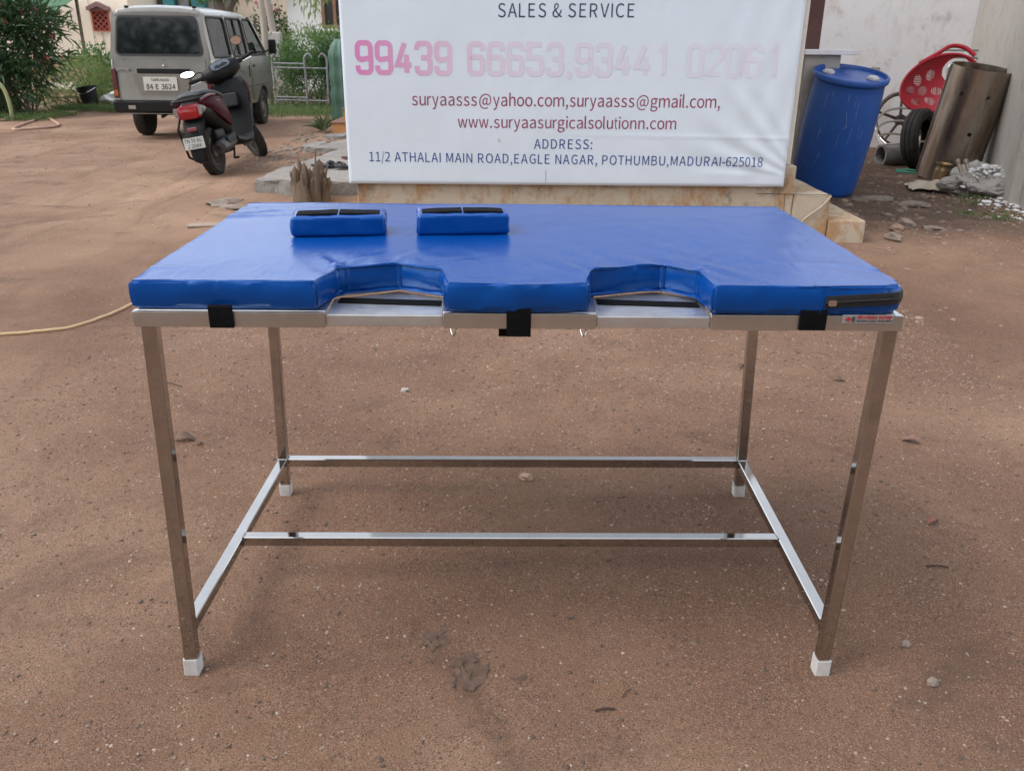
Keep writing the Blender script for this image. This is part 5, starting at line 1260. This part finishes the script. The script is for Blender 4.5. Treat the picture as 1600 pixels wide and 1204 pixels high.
def plant(name, label, cat, loc, blobs, n, ln, wd, mat, stems=5, up=.35, group=None, shell=.5, spread=.2, trunk=None, droop=.15):
    t = thing(name, label, cat, loc, group=group)
    P, D = blob_points(blobs, n, shell)
    D = D * .8 + RNG.standard_normal(D.shape) * .55; D[:, 2] += up
    k = len(P); V, Fc = leaves(P, D, ln * (.6 + .7 * RNG.random(k)), wd * (.7 + .6 * RNG.random(k)), curl=droop)
    from_np('foliage', V, Fc, mat, t, None)
    q = MB()
    if trunk:
        h, r_ = trunk; base = Vector((0, 0, -.1)); fork = Vector((.04 * h, .03 * h, h))
        q.tube(smoothpts([base, (.02 * h, -.01 * h, h * .5), fork], 5), [r_ * (1.25 - .5 * i / 10) for i in range(11)], 10)
        src = fork
        for b in blobs:
            e = Vector(b[:3]); mid = src.lerp(e, .5) + Vector((random.uniform(-.1, .1), random.uniform(-.1, .1), .1))
            q.tube(smoothpts([src - Vector((0, 0, .05)), mid, e], 4), [r_ * (.62 - .055 * i) for i in range(9)], 7)
            for _ in range(3):
                e2 = e + Vector([random.uniform(-.7, .7) * b[3 + j] for j in range(3)]); q.tube([mid.lerp(e, .6), e2], [r_ * .2, r_ * .05], 5)
    else:
        for i in range(stems):
            b = random.choice(blobs); a = random.uniform(0, 2 * PI); e = Vector(b[:3]) + Vector([random.uniform(-.6, .6) * b[3 + j] for j in range(3)])
            s0 = Vector((spread * math.cos(a), spread * math.sin(a), -.05)); q.tube(smoothpts([s0, s0.lerp(e, .5) + Vector((0, 0, .1)), e], 4), [.018 - .0016 * j for j in range(9)], 6)
    q.build('trunk' if trunk else 'stems', BARK, t)
    return t

def make_plants():
    # oleander at the left edge
    t = plant('oleander_bush', 'big dark oleander bush with long narrow leaves and a few pink flowers', 'shrub', (-8.0, 13.6, 0),
          [(-.7, 0, 1.15, .95, .9, 1.05), (.0, .2, 1.15, .70, .7, .80), (-.55, -.3, .55, .85, .6, .55), (-1.3, 0, 1.5, .9, .8, .9), (-.5, .1, 1.95, .75, .7, .5), (.30, .3, 1.40, .42, .5, .42)], 12500, .23, .038, L_OLE, 14, .25)
    P, D = blob_points([(-.3, -.2, 1.7, .6, .5, .5), (.15, 0, 1.2, .5, .4, .5)], 34, .95); P = np.repeat(P, 5, 0); k = len(P)
    V, Fc = leaves(P, RNG.standard_normal((k, 3)), np.full(k, .06), np.full(k, .045)); from_np('flowers', V, Fc, PINKF, t, None)
    plant('yellow_green_bush', 'feathery yellow green bush between the oleander and the van', 'shrub', (-7.75, 15.6, 0), [(0, 0, .46, .55, .4, .46), (.40, .1, .34, .4, .35, .34), (-.35, -.4, .36, .5, .35, .36), (-.7, -.7, .26, .5, .3, .26)], 7000, .075, .014, L_LIGHT, 8, .6)
    plant('leafy_weed_bush', 'mid green broad leaved weed behind the yellow green bush', 'shrub', (-7.75, 17.2, 0), [(0, 0, .40, .7, .5, .40), (.7, .2, .35, .5, .4, .35), (-.6, 0, .55, .5, .5, .5)], 3200, .11, .05, L_MID, 8, .35)
    plant('leafy_weed_bush', 'tangle of pale weeds right beside the van left side', 'shrub', (-6.55, 16.6, 0), [(0, 0, .38, .45, .4, .40), (.35, .2, .45, .3, .3, .4)], 2200, .09, .03, L_LIGHT, 8, .5)
    # shrubs behind the railing on the right
    rows = [((-4.35, 16.4), [(0, 0, .55, .55, .45, .60), (.3, .1, .75, .4, .4, .45)], L_MID, 'dense green weeds behind the railing next to the van front'), ((-3.65, 16.1), [(0, 0, .50, .5, .4, .55), (.1, .2, .9, .45, .4, .45)], L_MID, 'bushy green weed rising behind the middle railing post'),
            ((-3.05, 15.9), [(0, 0, .45, .45, .4, .50), (-.1, .2, .85, .4, .35, .40)], L_DARK, 'darker green bush behind the right railing post'), ((-2.45, 15.2), [(0, 0, .40, .40, .4, .45), (.2, .1, .7, .4, .3, .4)], L_MID, 'low green bush between the railing and the banner'),
            ((-4.0, 17.6), [(0, 0, .95, .6, .45, .50), (.5, 0, 1.05, .5, .4, .4)], L_LIGHT, 'tall light green feathery weed in front of the white house'), ((-3.0, 17.3), [(0, 0, 1.0, .55, .4, .45), (.4, 0, .8, .5, .4, .5)], L_MID, 'tall green weed under the brown window')]
    for (x, y), bl, mt, lab in rows: plant('weed_bush', lab, 'shrub', (x, y, 0), bl, 3000, .10, .026, mt, 7, .55, 'weed bushes behind the railing')
    t = plant('bougainvillea', 'dark shrub with a few pink flowers against the white house corner', 'shrub', (-5.05, 18.6, 0), [(0, 0, 1.25, .42, .4, .60), (.15, 0, .8, .5, .4, .5)], 2600, .09, .05, L_DARK, 8, .3)
    P, D = blob_points([(-.05, -.2, 1.75, .22, .2, .16)], 30, .8); P = np.repeat(P, 4, 0); k = len(P)
    V, Fc = leaves(P, RNG.standard_normal((k, 3)), np.full(k, .07), np.full(k, .05)); from_np('flowers', V, Fc, PINKF, t, None)
    # trees
    plant('shade_tree', 'green leafy tree whose low branches hang over the van roof', 'tree', (-6.3, 19.5, 0), [(0, 0, 2.6, 1.1, .9, .55), (-.8, 0, 2.75, .9, .8, .5), (.8, .2, 2.65, .9, .8, .5)], 5200, .17, .045, L_MID, 0, .0, trunk=(1.7, .10), droop=.3)
    plant('neem_tree', 'tree with drooping light green branches in front of the brown window', 'tree', (-2.1, 14.6, 0), [(-1.25, .2, 2.02, .34, .35, .40), (-.85, .2, 2.3, .34, .4, .42), (-.5, .2, 2.7, .7, .6, .6), (.2, 0, 3.1, .9, .8, .7), (1.1, .2, 3.2, .8, .8, .7)], 4200, .10, .028, L_LIGHT, 0, -.5, trunk=(1.9, .09), droop=.4)
    for x, y, k in ((-9.5, -2.5, 1), (-7.5, -8.0, 2), (-13.5, 2.5, 3)):  # out-of-frame trees added to shade the left and darken the van window reflection
        plant('added_shade_tree', 'broad leafy tree out of view at the left, added for shade and reflections, ' + ('nearest the table', 'farthest behind the viewer', 'farthest out to the left')[k - 1], 'tree', (x, y, 0), [(0, 0, 3.4, 1.9, 1.8, 1.3), (-1.3, .5, 3.0, 1.3, 1.3, 1.0), (1.2, -.4, 3.1, 1.4, 1.3, 1.0), (.2, .3, 4.6, 1.5, 1.4, 1.0), (0, 0, 2.0, 1.6, 1.5, .7)], 4200, .26, .10, L_DARK, 0, .0, trunk=(1.6, .16), droop=.2)
    # columnar cactus-like succulent beside the banner
    t = thing('column_cactus', 'tall ribbed blue green cactus column beside the banner edge', 'cactus', (-2.58, 13.0, 0))
    CM = M("cactus_skin", (.060, .130, .095), (.085, .16, .115), 9, .6, bs=.5, bscale=30)
    q = MB(); secs = []
    for z in np.linspace(0, 1.22, 18):
        k = min(1, (1.24 - z) / .28); r_ = .165 * math.sqrt(max(1 - (1 - k) ** 2, .01)) * (1 + .05 * math.sin(z * 21)); secs.append([((r_ * (1 + .14 * math.cos(9 * a))) * math.cos(a), (r_ * (1 + .14 * math.cos(9 * a))) * math.sin(a), z) for a in np.linspace(0, 2 * PI, 45, endpoint=False)])
    q.loft(secs); q.build('stem', CM, t, 60)
    # aloe by the orange steps
    t = thing('aloe_plant', 'spiky aloe plant growing beside the orange steps', 'plant', (-2.56, 11.2, G(-2.56, 11.2)))
    P = np.zeros((26, 3)); a = RNG.random(26) * 2 * PI; el = .35 + 1.0 * RNG.random(26); D = np.stack([np.cos(a) * np.cos(el), np.sin(a) * np.cos(el), np.sin(el)], 1)
    V, Fc = leaves(P + D * .02, D, .24 + .14 * RNG.random(26), np.full(26, .045), .35, .25); from_np('leaves', V, Fc, leaf_mat("aloe_leaf", (.10, .15, .07), (.16, .19, .09), 6, .5, .15), t, None)
    # pale bent stem at the left frame edge
    t = thing('bent_stem', 'pale bent plant stem at the far left edge in front of the oleander', 'stem', (-7.62, 12.55, 0))
    MB().tube(smoothpts([(.0, 0, 0), (.0, 0, .25), (-.05, 0, .48), (-.18, 0, .60), (-.35, .02, .62)], 5), [.030] * 15 + [.026, .022, .02, .018, .016, .014], 8).build('stalk', M("pale_green_stem", (.22, .25, .10), (.28, .26, .14), 8, .6), t)
    # grass
    def grass(name, n, fn, hgt, label):
        p = fn(n); k = len(p); P = np.stack([p[:, 0], p[:, 1], gh(p[:, 0], p[:, 1])], 1); D = RNG.standard_normal((k, 3)) * .45; D[:, 2] = 1
        V, Fc = leaves(P, D, hgt * (.5 + RNG.random(k)), np.full(k, .012), .2, .3); props(from_np(name, V, Fc, L_GRASS, None, None), label, 'grass', None, 'stuff')
    grass('grass', 2600, lambda n: np.stack([-8.6 + 1.5 * RNG.random(n), 12.4 + 1.3 * RNG.random(n)], 1), .13, 'green grass fringe under the oleander')
    grass('grass', 4200, lambda n: np.stack([-7.9 + 1.6 * RNG.random(n), 14.2 + 2.2 * RNG.random(n)], 1), .16, 'grass and weeds around the black bucket')
    grass('grass', 4200, lambda n: np.stack([-4.6 + 2.3 * RNG.random(n), 13.9 + 1.9 * RNG.random(n) ** 1.5 + .3 * RNG.standard_normal(n)], 1), .13, 'bright grass strip at the foot of the railing')
    def tufts(n):
        c = np.array([(3.75, 5.62), (3.55, 5.2), (3.9, 5.35), (3.98, 5.95), (3.7, 5.0)]); i = RNG.integers(0, len(c), n); return c[i] + .07 * RNG.standard_normal((n, 2))
    grass('grass', 260, tufts, .05, 'small green grass tufts among the lime fragments')
make_plants()

def make_shade_building():  # unseen block added behind the camera to shade the foreground and darken reflections
    t = thing('added_shade_building', 'long tan plastered building out of view behind the viewer, added for shade and reflections', 'building', (2.0, -6.0, 0))
    WM = streak_mat("tan_shade_building_wall", (.40, .34, .27), (.30, .24, .18), (.2, .17, .14), amt=.6, sc=.6)
    q = MB(); q.box((0, -2.0, 2.0), (13.5, 4.0, 4.2), bev=.02); q.build('wall', WM, t)
    q = MB(); q.box((0, -1.7, 4.2), (14.4, 5.4, .18), bev=.02); q.build('roof_slab', WM, t)
    for x in (-4.2, -1.4, 3.8): MB().box((x, -.012, 1.9), (1.2, .06, 1.2), bev=.01).build('window', BLACK_PL, t)
    MB().box((1.2, -.012, 1.15), (2.6, .06, 2.3), bev=.01).build('shutter', M("grey_shutter", (.20, .21, .22), None, 6, .5, metal=.4), t)
make_shade_building()

# ------------------------------------------------------------------ background buildings and yard things on the left
def make_background():
    CREAM = streak_mat("warm_cream_wall", (.86, .76, .63), (.70, .58, .46), (.55, .46, .38), amt=.35, sc=.5)
    WHT = streak_mat("white_house_wall", (.82, .81, .78), (.74, .71, .66), (.62, .58, .52), amt=.3, sc=.5)
    TERR = M("terracotta_lattice", (.42, .10, .07), (.33, .08, .06), 9, .8)
    HOODM = M("brown_hood", (.26, .15, .14), (.2, .12, .11), 9, .8)
    GRN = M("green_sheet", (.035, .13, .06), (.05, .16, .07), 5, .5)
    t = thing('cream_house', 'pale cream house with a red lattice ventilator, far behind the oleander', 'house', (-12.3, 22.0, 0))
    q = MB(); q.box((0, 2.0, 1.7), (5.9, 4.0, 3.8), bev=.02); q.build('wall', CREAM, t)
    q = MB(); q.box((0, 2.0, 3.7), (6.5, 4.6, .16), bev=.02); q.build('roof', CREAM, t)
    q = MB(); q.box((.0, -.012, .45), (5.88, .02, .62), bev=.006); q.build('mud_dado', M("earth_dado", (.40, .24, .14), (.46, .33, .22), 4, .95), t)
    # lattice: diamond grid with a gabled hood
    v = MB(); cx, cz, w_, h_ = 2.24, 1.57, .39, .44
    q = MB(); q.box((cx, -.006, cz), (w_, .02, h_)); q.build('ventilator_recess', M("dark_recess", (.10, .03, .025), None, 9, .9), t)
    for k in range(-6, 7):
        o_ = k * .095
        for s in (-1, 1):
            pts = []
            for u in np.linspace(-.6, .6, 49):
                x, z = u * .7071 + o_ * .7071, s * (u * .7071 - o_ * .7071)
                if abs(x) <= w_ / 2 and abs(z) <= h_ / 2: pts.append((x, z))
            if len(pts) > 1: v.beam((cx + pts[0][0], -.03 if s > 0 else -.034, cz + pts[0][1]), (cx + pts[-1][0], -.03 if s > 0 else -.034, cz + pts[-1][1]), .022, .03, (0, 1, 0))
    for dx in (-w_ / 2, w_ / 2): v.box((cx + dx, -.035, cz), (.03, .05, h_ + .03))
    for dz in (-h_ / 2, h_ / 2): v.box((cx, -.036, cz + dz), (w_ - .03, .048, .03))
    v.build('lattice', TERR, t)
    q = MB(); q.prism([(-.27, 0), (-.27, .075), (0, .20), (.27, .075), (.27, 0), (.22, 0), (0, .09), (-.22, 0)], -.0, .16, Matrix.Translation((cx, 0, cz + h_ / 2 + .02)) @ Matrix.Rotation(PI / 2, 4, 'X')); q.box((cx, -.05, cz + h_ / 2 + .05), (.44, .09, .07)); q.build('hood', HOODM, t)
    q = MB(); q.tube(smoothpts([(1.98, -.02, 2.4), (2.0, -.02, 1.3), (2.04, -.02, .8)], 5), .008, 5); q.tube(smoothpts([(2.22, -.02, 1.3), (2.24, -.02, .9), (2.2, -.02, .7)], 5), .01, 5); q.build('drip_stain', M("drip_stain", (.52, .42, .34), None, 6, .95), t)
    # corrugated green awning
    t = thing('green_awning', 'green corrugated sheet awning sticking out above the oleander', 'awning', (-11.3, 20.4, 0))
    q = MB(); nx = 40; A = []
    secs = []
    for i in range(nx + 1):
        x = -1.9 + 3.2 * i / nx; z = .018 * math.sin(i * PI / 2 * 1.0); secs.append([(x, -.75, 1.80 + z - .02 * x), (x, .9, 2.25 + z - .02 * x), (x, .9, 2.235 + z - .02 * x), (x, -.75, 1.785 + z - .02 * x)])
    q.loft(secs); q.build('sheet', GRN, t, 60)
    q = MB(); q.beam((-1.8, -.6, 0), (-1.8, -.6, 1.8), .06, .06, (0, 1, 0)); q.build('post', BARK, t); q = MB(); q.beam((1.15, .6, 0), (1.15, .6, 2.1), .06, .06, (0, 1, 0)); q.build('post', BARK, t)
    # shop row behind the van
    t = thing('painted_house', 'house front with brown, orange and teal painted columns, cut off above the van', 'house', (-8.0, 24.0, 0))
    MB().box((-.2, 1.6, 1.9), (5.2, 3.0, 3.8), bev=.02).build('wall', M("tan_wall", (.46, .38, .30), (.38, .31, .25), 3, .85), t)
    for x, w_, c, nm in ((-2.35, .35, (.15, .10, .09), 'brown_panel'), (-1.72, .24, (.62, .26, .11), 'orange_column'), (-1.38, .34, (.10, .07, .06), 'doorway'), (-.98, .30, (.06, .30, .34), 'teal_column'), (-.55, .22, (.20, .22, .24), 'grey_column'), (-.2, .36, (.04, .20, .23), 'teal_column'), (.4, .5, (.12, .10, .09), 'doorway')):
        MB().box((x, .05 - (.1 if 'column' in nm else 0), 1.7), (w_, .12 + (.2 if 'column' in nm else 0), 3.3), bev=.01).build(nm, M(nm + "_paint", c, None, 4, .6), t)
    t = thing('white_house', 'white washed house with a brown framed window, behind the railing and weeds', 'house', (-3.1, 20.0, 0))
    q = MB(); q.box((.65, 2.2, 1.9), (5.1, 4.2, 3.9), bev=.02); q.build('wall', WHT, t)
    MB().box((.65, 2.2, 3.9), (5.6, 4.8, .15), bev=.02).build('roof_slab', WHT, t)
    fr = M("brown_window_frame", (.24, .12, .07), (.18, .09, .05), 8, .6)
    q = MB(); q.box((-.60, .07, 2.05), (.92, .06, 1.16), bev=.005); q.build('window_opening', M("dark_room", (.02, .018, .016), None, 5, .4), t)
    q = MB()
    for x in (-1.05, -.79, -.42, -.15): q.box((x, .02, 2.05), (.07, .10, 1.2), bev=.006)
    for z in (1.47, 2.63): q.box((-.6, .018, z), (.98, .10, .07), bev=.006)
    q.build('window_frame', fr, t)
    q = MB(); q.box((-.60, -.06, 1.40), (1.1, .2, .06), bev=.01); q.build('window_sill', WHT, t)
    # posts
    WOODP = M("weathered_post", (.36, .31, .26), (.24, .2, .165), 10, .9, bs=.6, bscale=40, stretch=(1, 1, .2))
    t = thing('wooden_post', 'slim pale wooden pole rising straight above the van cab', 'pole', (-4.62, 16.4, 0)); MB().tube([(0, 0, -.1), (.02, 0, 1.3), (-.02, 0, 3.2)], [.075, .065, .05], 10).build('pole', WOODP, t); MB().tube([(-.06, 0, 2.55), (.05, 0, 2.56)], .07, 10).build('binding', BARK, t)
    t = thing('wooden_post', 'leaning wooden pole with a concrete footing at the front of the van', 'pole', (-4.60, 17.2, 0)); MB().tube([(.05, 0, -.1), (-.03, 0, 1.3), (-.22, 0, 3.2)], [.085, .07, .05], 10).build('pole', WOODP, t); MB().box((.02, -.02, .66), (.26, .22, 1.34), (0, R(-2), 0), bev=.03).build('footing', GREYWALL, t)
    # railing frames
    RP = M("worn_pale_rail", (.19, .195, .20), (.09, .062, .05), 7, .5, metal=.3, lo=.5, hi=.66)
    t = thing('metal_railing', 'worn metal tube railing with curled post tops standing before the weeds', 'railing', (-3.7, 15.3, 0))
    for x, hk in ((-.52, 1), (.06, 1), (.45, -1)):
        MB().tube(smoothpts([(x, 0, -.05), (x, 0, .5), (x - .01 * hk, 0, .84), (x + .02 * hk, 0, .93), (x + .08 * hk, 0, .96), (x + .13 * hk, 0, .90)], 5), .019, 8).build('post', RP, t)
    for z, x0, x1 in ((.80, -.52, .06), (.725, -.52, .45), (.22, -.52, .06), (.165, -.52, .45)):
        MB().tube([(x0, 0, z), (x1, 0, z - .01)], .015, 8).build('rail', RP, t)
    # orange steps left of the banner
    OS = M("orange_paint_steps", (.46, .21, .07), (.38, .165, .055), 5, .7); OT = M("brown_step_top", (.22, .11, .07), None, 5, .7)
    t = thing('orange_steps', 'flight of orange painted steps half hidden behind the banner', 'steps', (-1.9, 10.9, 0))
    for k in range(4):
        x0 = -.46 + .14 * k; q = MB(); q.box(((x0 + .9) / 2, .35 + .12 * k + .002 * k, .088 + .17 * k - .01), (.9 - x0, .9, .168), bev=.008); o = q.build('step', OS, t); MB().box(((x0 + .9) / 2 - .01, .35 + .12 * k - .02, .176 + .17 * k - .010), (.9 - x0 + .02, .9, .014), bev=.004).build('tread', OT, o)
    # slabs of rock
    SL = M("weathered_slab", (.17, .155, .14), (.27, .25, .23), 3.5, .9, bs=.7, bscale=18, bdist=.02)
    def slab(pts, h_, label):
        cx = sum(p[0] for p in pts) / len(pts); cy = sum(p[1] for p in pts) / len(pts)
        q = MB(); pl = []
        for i in range(len(pts)):
            a, b_ = Vector(pts[i]), Vector(pts[(i + 1) % len(pts)])
            for k in range(6):
                p = a.lerp(b_, k / 6); j = .05 * mnoise.noise(Vector((p.x * 3, p.y * 3, 1))) + .02 * mnoise.noise(Vector((p.x * 11, p.y * 11, 1))); pl.append((p.x - cx + j, p.y - cy + j))
        q.prism(pl, -.05, h_, bev=.015, seg=2); bmesh.ops.triangulate(q.b, faces=[f for f in q.b.faces if len(f.verts) > 4]); grid_cut(q.b, np.arange(-1.2, 1.2, .12), np.arange(-1.6, 1.6, .12))
        for v in q.b.verts: v.co.z += (.03 if h_ > .1 else .015) * mnoise.noise(Vector((v.co.x * 2.5, v.co.y * 2.5, h_))) + .012 * mnoise.noise(Vector((v.co.x * 9, v.co.y * 9, h_)))
        o = q.build('rock_slab', SL, None, 30); o.location = (cx, cy, G(cx, cy)); props(o, label, 'slab')
    slab([(-2.16, 6.08), (-2.10, 6.7), (-1.95, 7.4), (-1.80, 8.5), (-1.45, 8.7), (-1.05, 7.5), (-1.0, 5.95), (-1.6, 5.92)], .11, 'largest weathered grey rock slab, under the sandals and stump')
    slab([(-2.30, 8.95), (-2.10, 9.7), (-1.75, 10.3), (-1.4, 10.2), (-1.4, 8.9), (-1.9, 8.75)], .045, 'cracked grey rock slab between the sandals and the orange steps')
    slab([(-2.55, 9.35), (-2.35, 9.9), (-2.22, 9.7), (-2.36, 9.2)], .03, 'small broken slab piece on the dirt left of the cracked slab')
    slab([(-2.5, 10.5), (-2.2, 10.9), (-1.95, 10.75), (-2.2, 10.4)], .035, 'thin slab shard directly in front of the orange steps')
    # stump
    t = thing('split_stump', 'jagged split wooden stump standing on the rock slab behind the pad', 'stump', (-1.61, 5.70, .0))
    WD = M("split_wood", (.17, .125, .085), (.08, .055, .04), 12, .9, bs=.9, bscale=60, stretch=(1, 1, .15))
    q = MB()
    rs = random.Random(5)
    for k in range(46):
        a = rs.uniform(0, 2 * PI); r_ = .115 * math.sqrt(rs.random()); h_ = rs.uniform(.13, .33) * (1.1 - r_ * 2.0); lean = r_ * rs.uniform(.1, .6); w_ = rs.uniform(.014, .034)
        c = Vector((r_ * math.cos(a), r_ * math.sin(a) * .7, 0)); d = Vector((math.cos(a) * lean, math.sin(a) * lean, 0)); secs = []; tw = rs.uniform(-.03, .03)
        for z, s_ in ((-.06, 2.2), (.03, 1.5), (h_ * .45, 1.05), (h_ * .75, .9), (h_ * .92, .7), (h_, .18)):
            secs.append([c + d * (z / h_) + Vector((w_ * s_ * math.cos(b_) * (1 + .35 * math.sin(3 * b_ + k)) + tw * (z / h_) ** 2, .6 * w_ * s_ * math.sin(b_), z + (.9 * w_ * math.sin(b_ + k) if z > h_ * .7 else 0))) for b_ in np.linspace(0, 2 * PI, 9, endpoint=False)])
        q.loft(secs)
    q.build('wood', WD, t, 25); MB().tube([(.06, 0, .2), (.072, 0, .40)], .007, 6).build('twig', WD, t)
    # sandals
    def sandal(x, y, a, c, label):
        mt = M("sandal_leather", c, tuple(k * .6 for k in c), 20, .6)
        t = thing('sandal', label, 'sandal', (x, y, G(x, y) + .118), (0, 0, a)); pl = [(.045 * (.75 + .25 * math.cos(2 * b_ + .3)) * math.cos(b_), .125 * math.sin(b_)) for b_ in np.linspace(0, 2 * PI, 22, endpoint=False)]
        MB().prism(pl, 0, .022, bev=.004).build('sole', mt, t)
        for yy in (.035, -.075): MB().tube(smoothpts([(-.040, yy - .02, .015), (-.03, yy, .035), (0, yy + .012, .046), (.03, yy, .035), (.040, yy - .02, .015)], 4), .012, 6).build('band', mt, t)
    sandal(-1.72, 6.83, R(70), (.020, .020, .024), 'black strappy sandal lying nearest the stump on the slab'); sandal(-1.62, 6.86, R(55), (.025, .025, .03), 'black strappy sandal right of the one nearest the stump')
    sandal(-1.53, 7.42, R(80), (.10, .035, .02), 'brown sandal farthest back on the slab beside the banner'); sandal(-1.47, 6.74, R(95), (.016, .016, .018), 'black sandal half hidden under the banner edge')
    # bucket, sack, hoses
    t = thing('black_bucket', 'black plastic bucket tilted in the grass left of the van', 'bucket', (-7.47, 15.0, .0), (R(-4), R(-10), 0)); MB().lathe([(0, 0), (.115, 0), (.125, .02), (.165, .36), (.178, .365), (.178, .385), (.160, .385), (.118, .03), (0, .025)], 28, None, cap=False).build('shell', BLACK_PL, t); MB().tube(smoothpts([(-.165, 0, .35), (-.12, -.13, .30), (0, -.185, .26), (.12, -.13, .30), (.165, 0, .35)], 5), .005, 6).build('handle', CHROME, t)
    t = thing('white_bag', 'crumpled white plastic bag lying in the grass beside the van', 'bag', (-7.05, 15.25, .02))
    q = MB(); q.ball((0, 0, .10), .24, 4, (1.2, .8, .6), .6, 3)
    for v in q.b.verts: v.co += .05 * Vector((mnoise.noise(v.co * 7), mnoise.noise(v.co * 7 + Vector((3, 0, 0))), mnoise.noise(v.co * 7 + Vector((0, 3, 0)))))
    q.build('film', WHITE_PL, t, 20)
    HS = M("pale_pink_hose", (.44, .27, .20), (.36, .22, .16), 9, .6); HY = M("straw_hose", (.52, .36, .20), (.44, .30, .16), 9, .55)
    def hose(pts, r_, mat, label):
        P = smoothpts([(x, y, 0) for x, y in pts], 10); P = [(p.x, p.y, G(p.x, p.y) + r_ * .8) for p in P]; o = MB().tube(P, r_, 8).build('garden_hose', mat, None, 60); props(o, label, 'hose')
    hose([(-8.0, 11.75), (-7.75, 12.3), (-7.55, 13.0), (-7.3, 13.55), (-7.25, 13.9), (-7.5, 14.05), (-7.55, 13.6), (-7.3, 13.0), (-6.98, 12.5), (-6.55, 11.8), (-6.5, 11.4), (-6.72, 11.15), (-6.85, 11.1), (-6.98, 11.45), (-7.2, 12.3), (-7.45, 13.2), (-7.4, 14.0), (-7.5, 15.0), (-7.7, 15.5)], .020, HS, 'pale pink hose lying in loops in front of the oleander')
    hose([(-3.2, 1.98), (-2.6, 2.10), (-2.243, 2.184), (-2.007, 2.279), (-1.91, 2.456), (-1.87, 2.62), (-1.80, 2.9), (-1.6, 3.3), (-1.2, 3.5)], .008, HY, 'thin straw coloured hose running in from the left edge behind the table')
make_background()
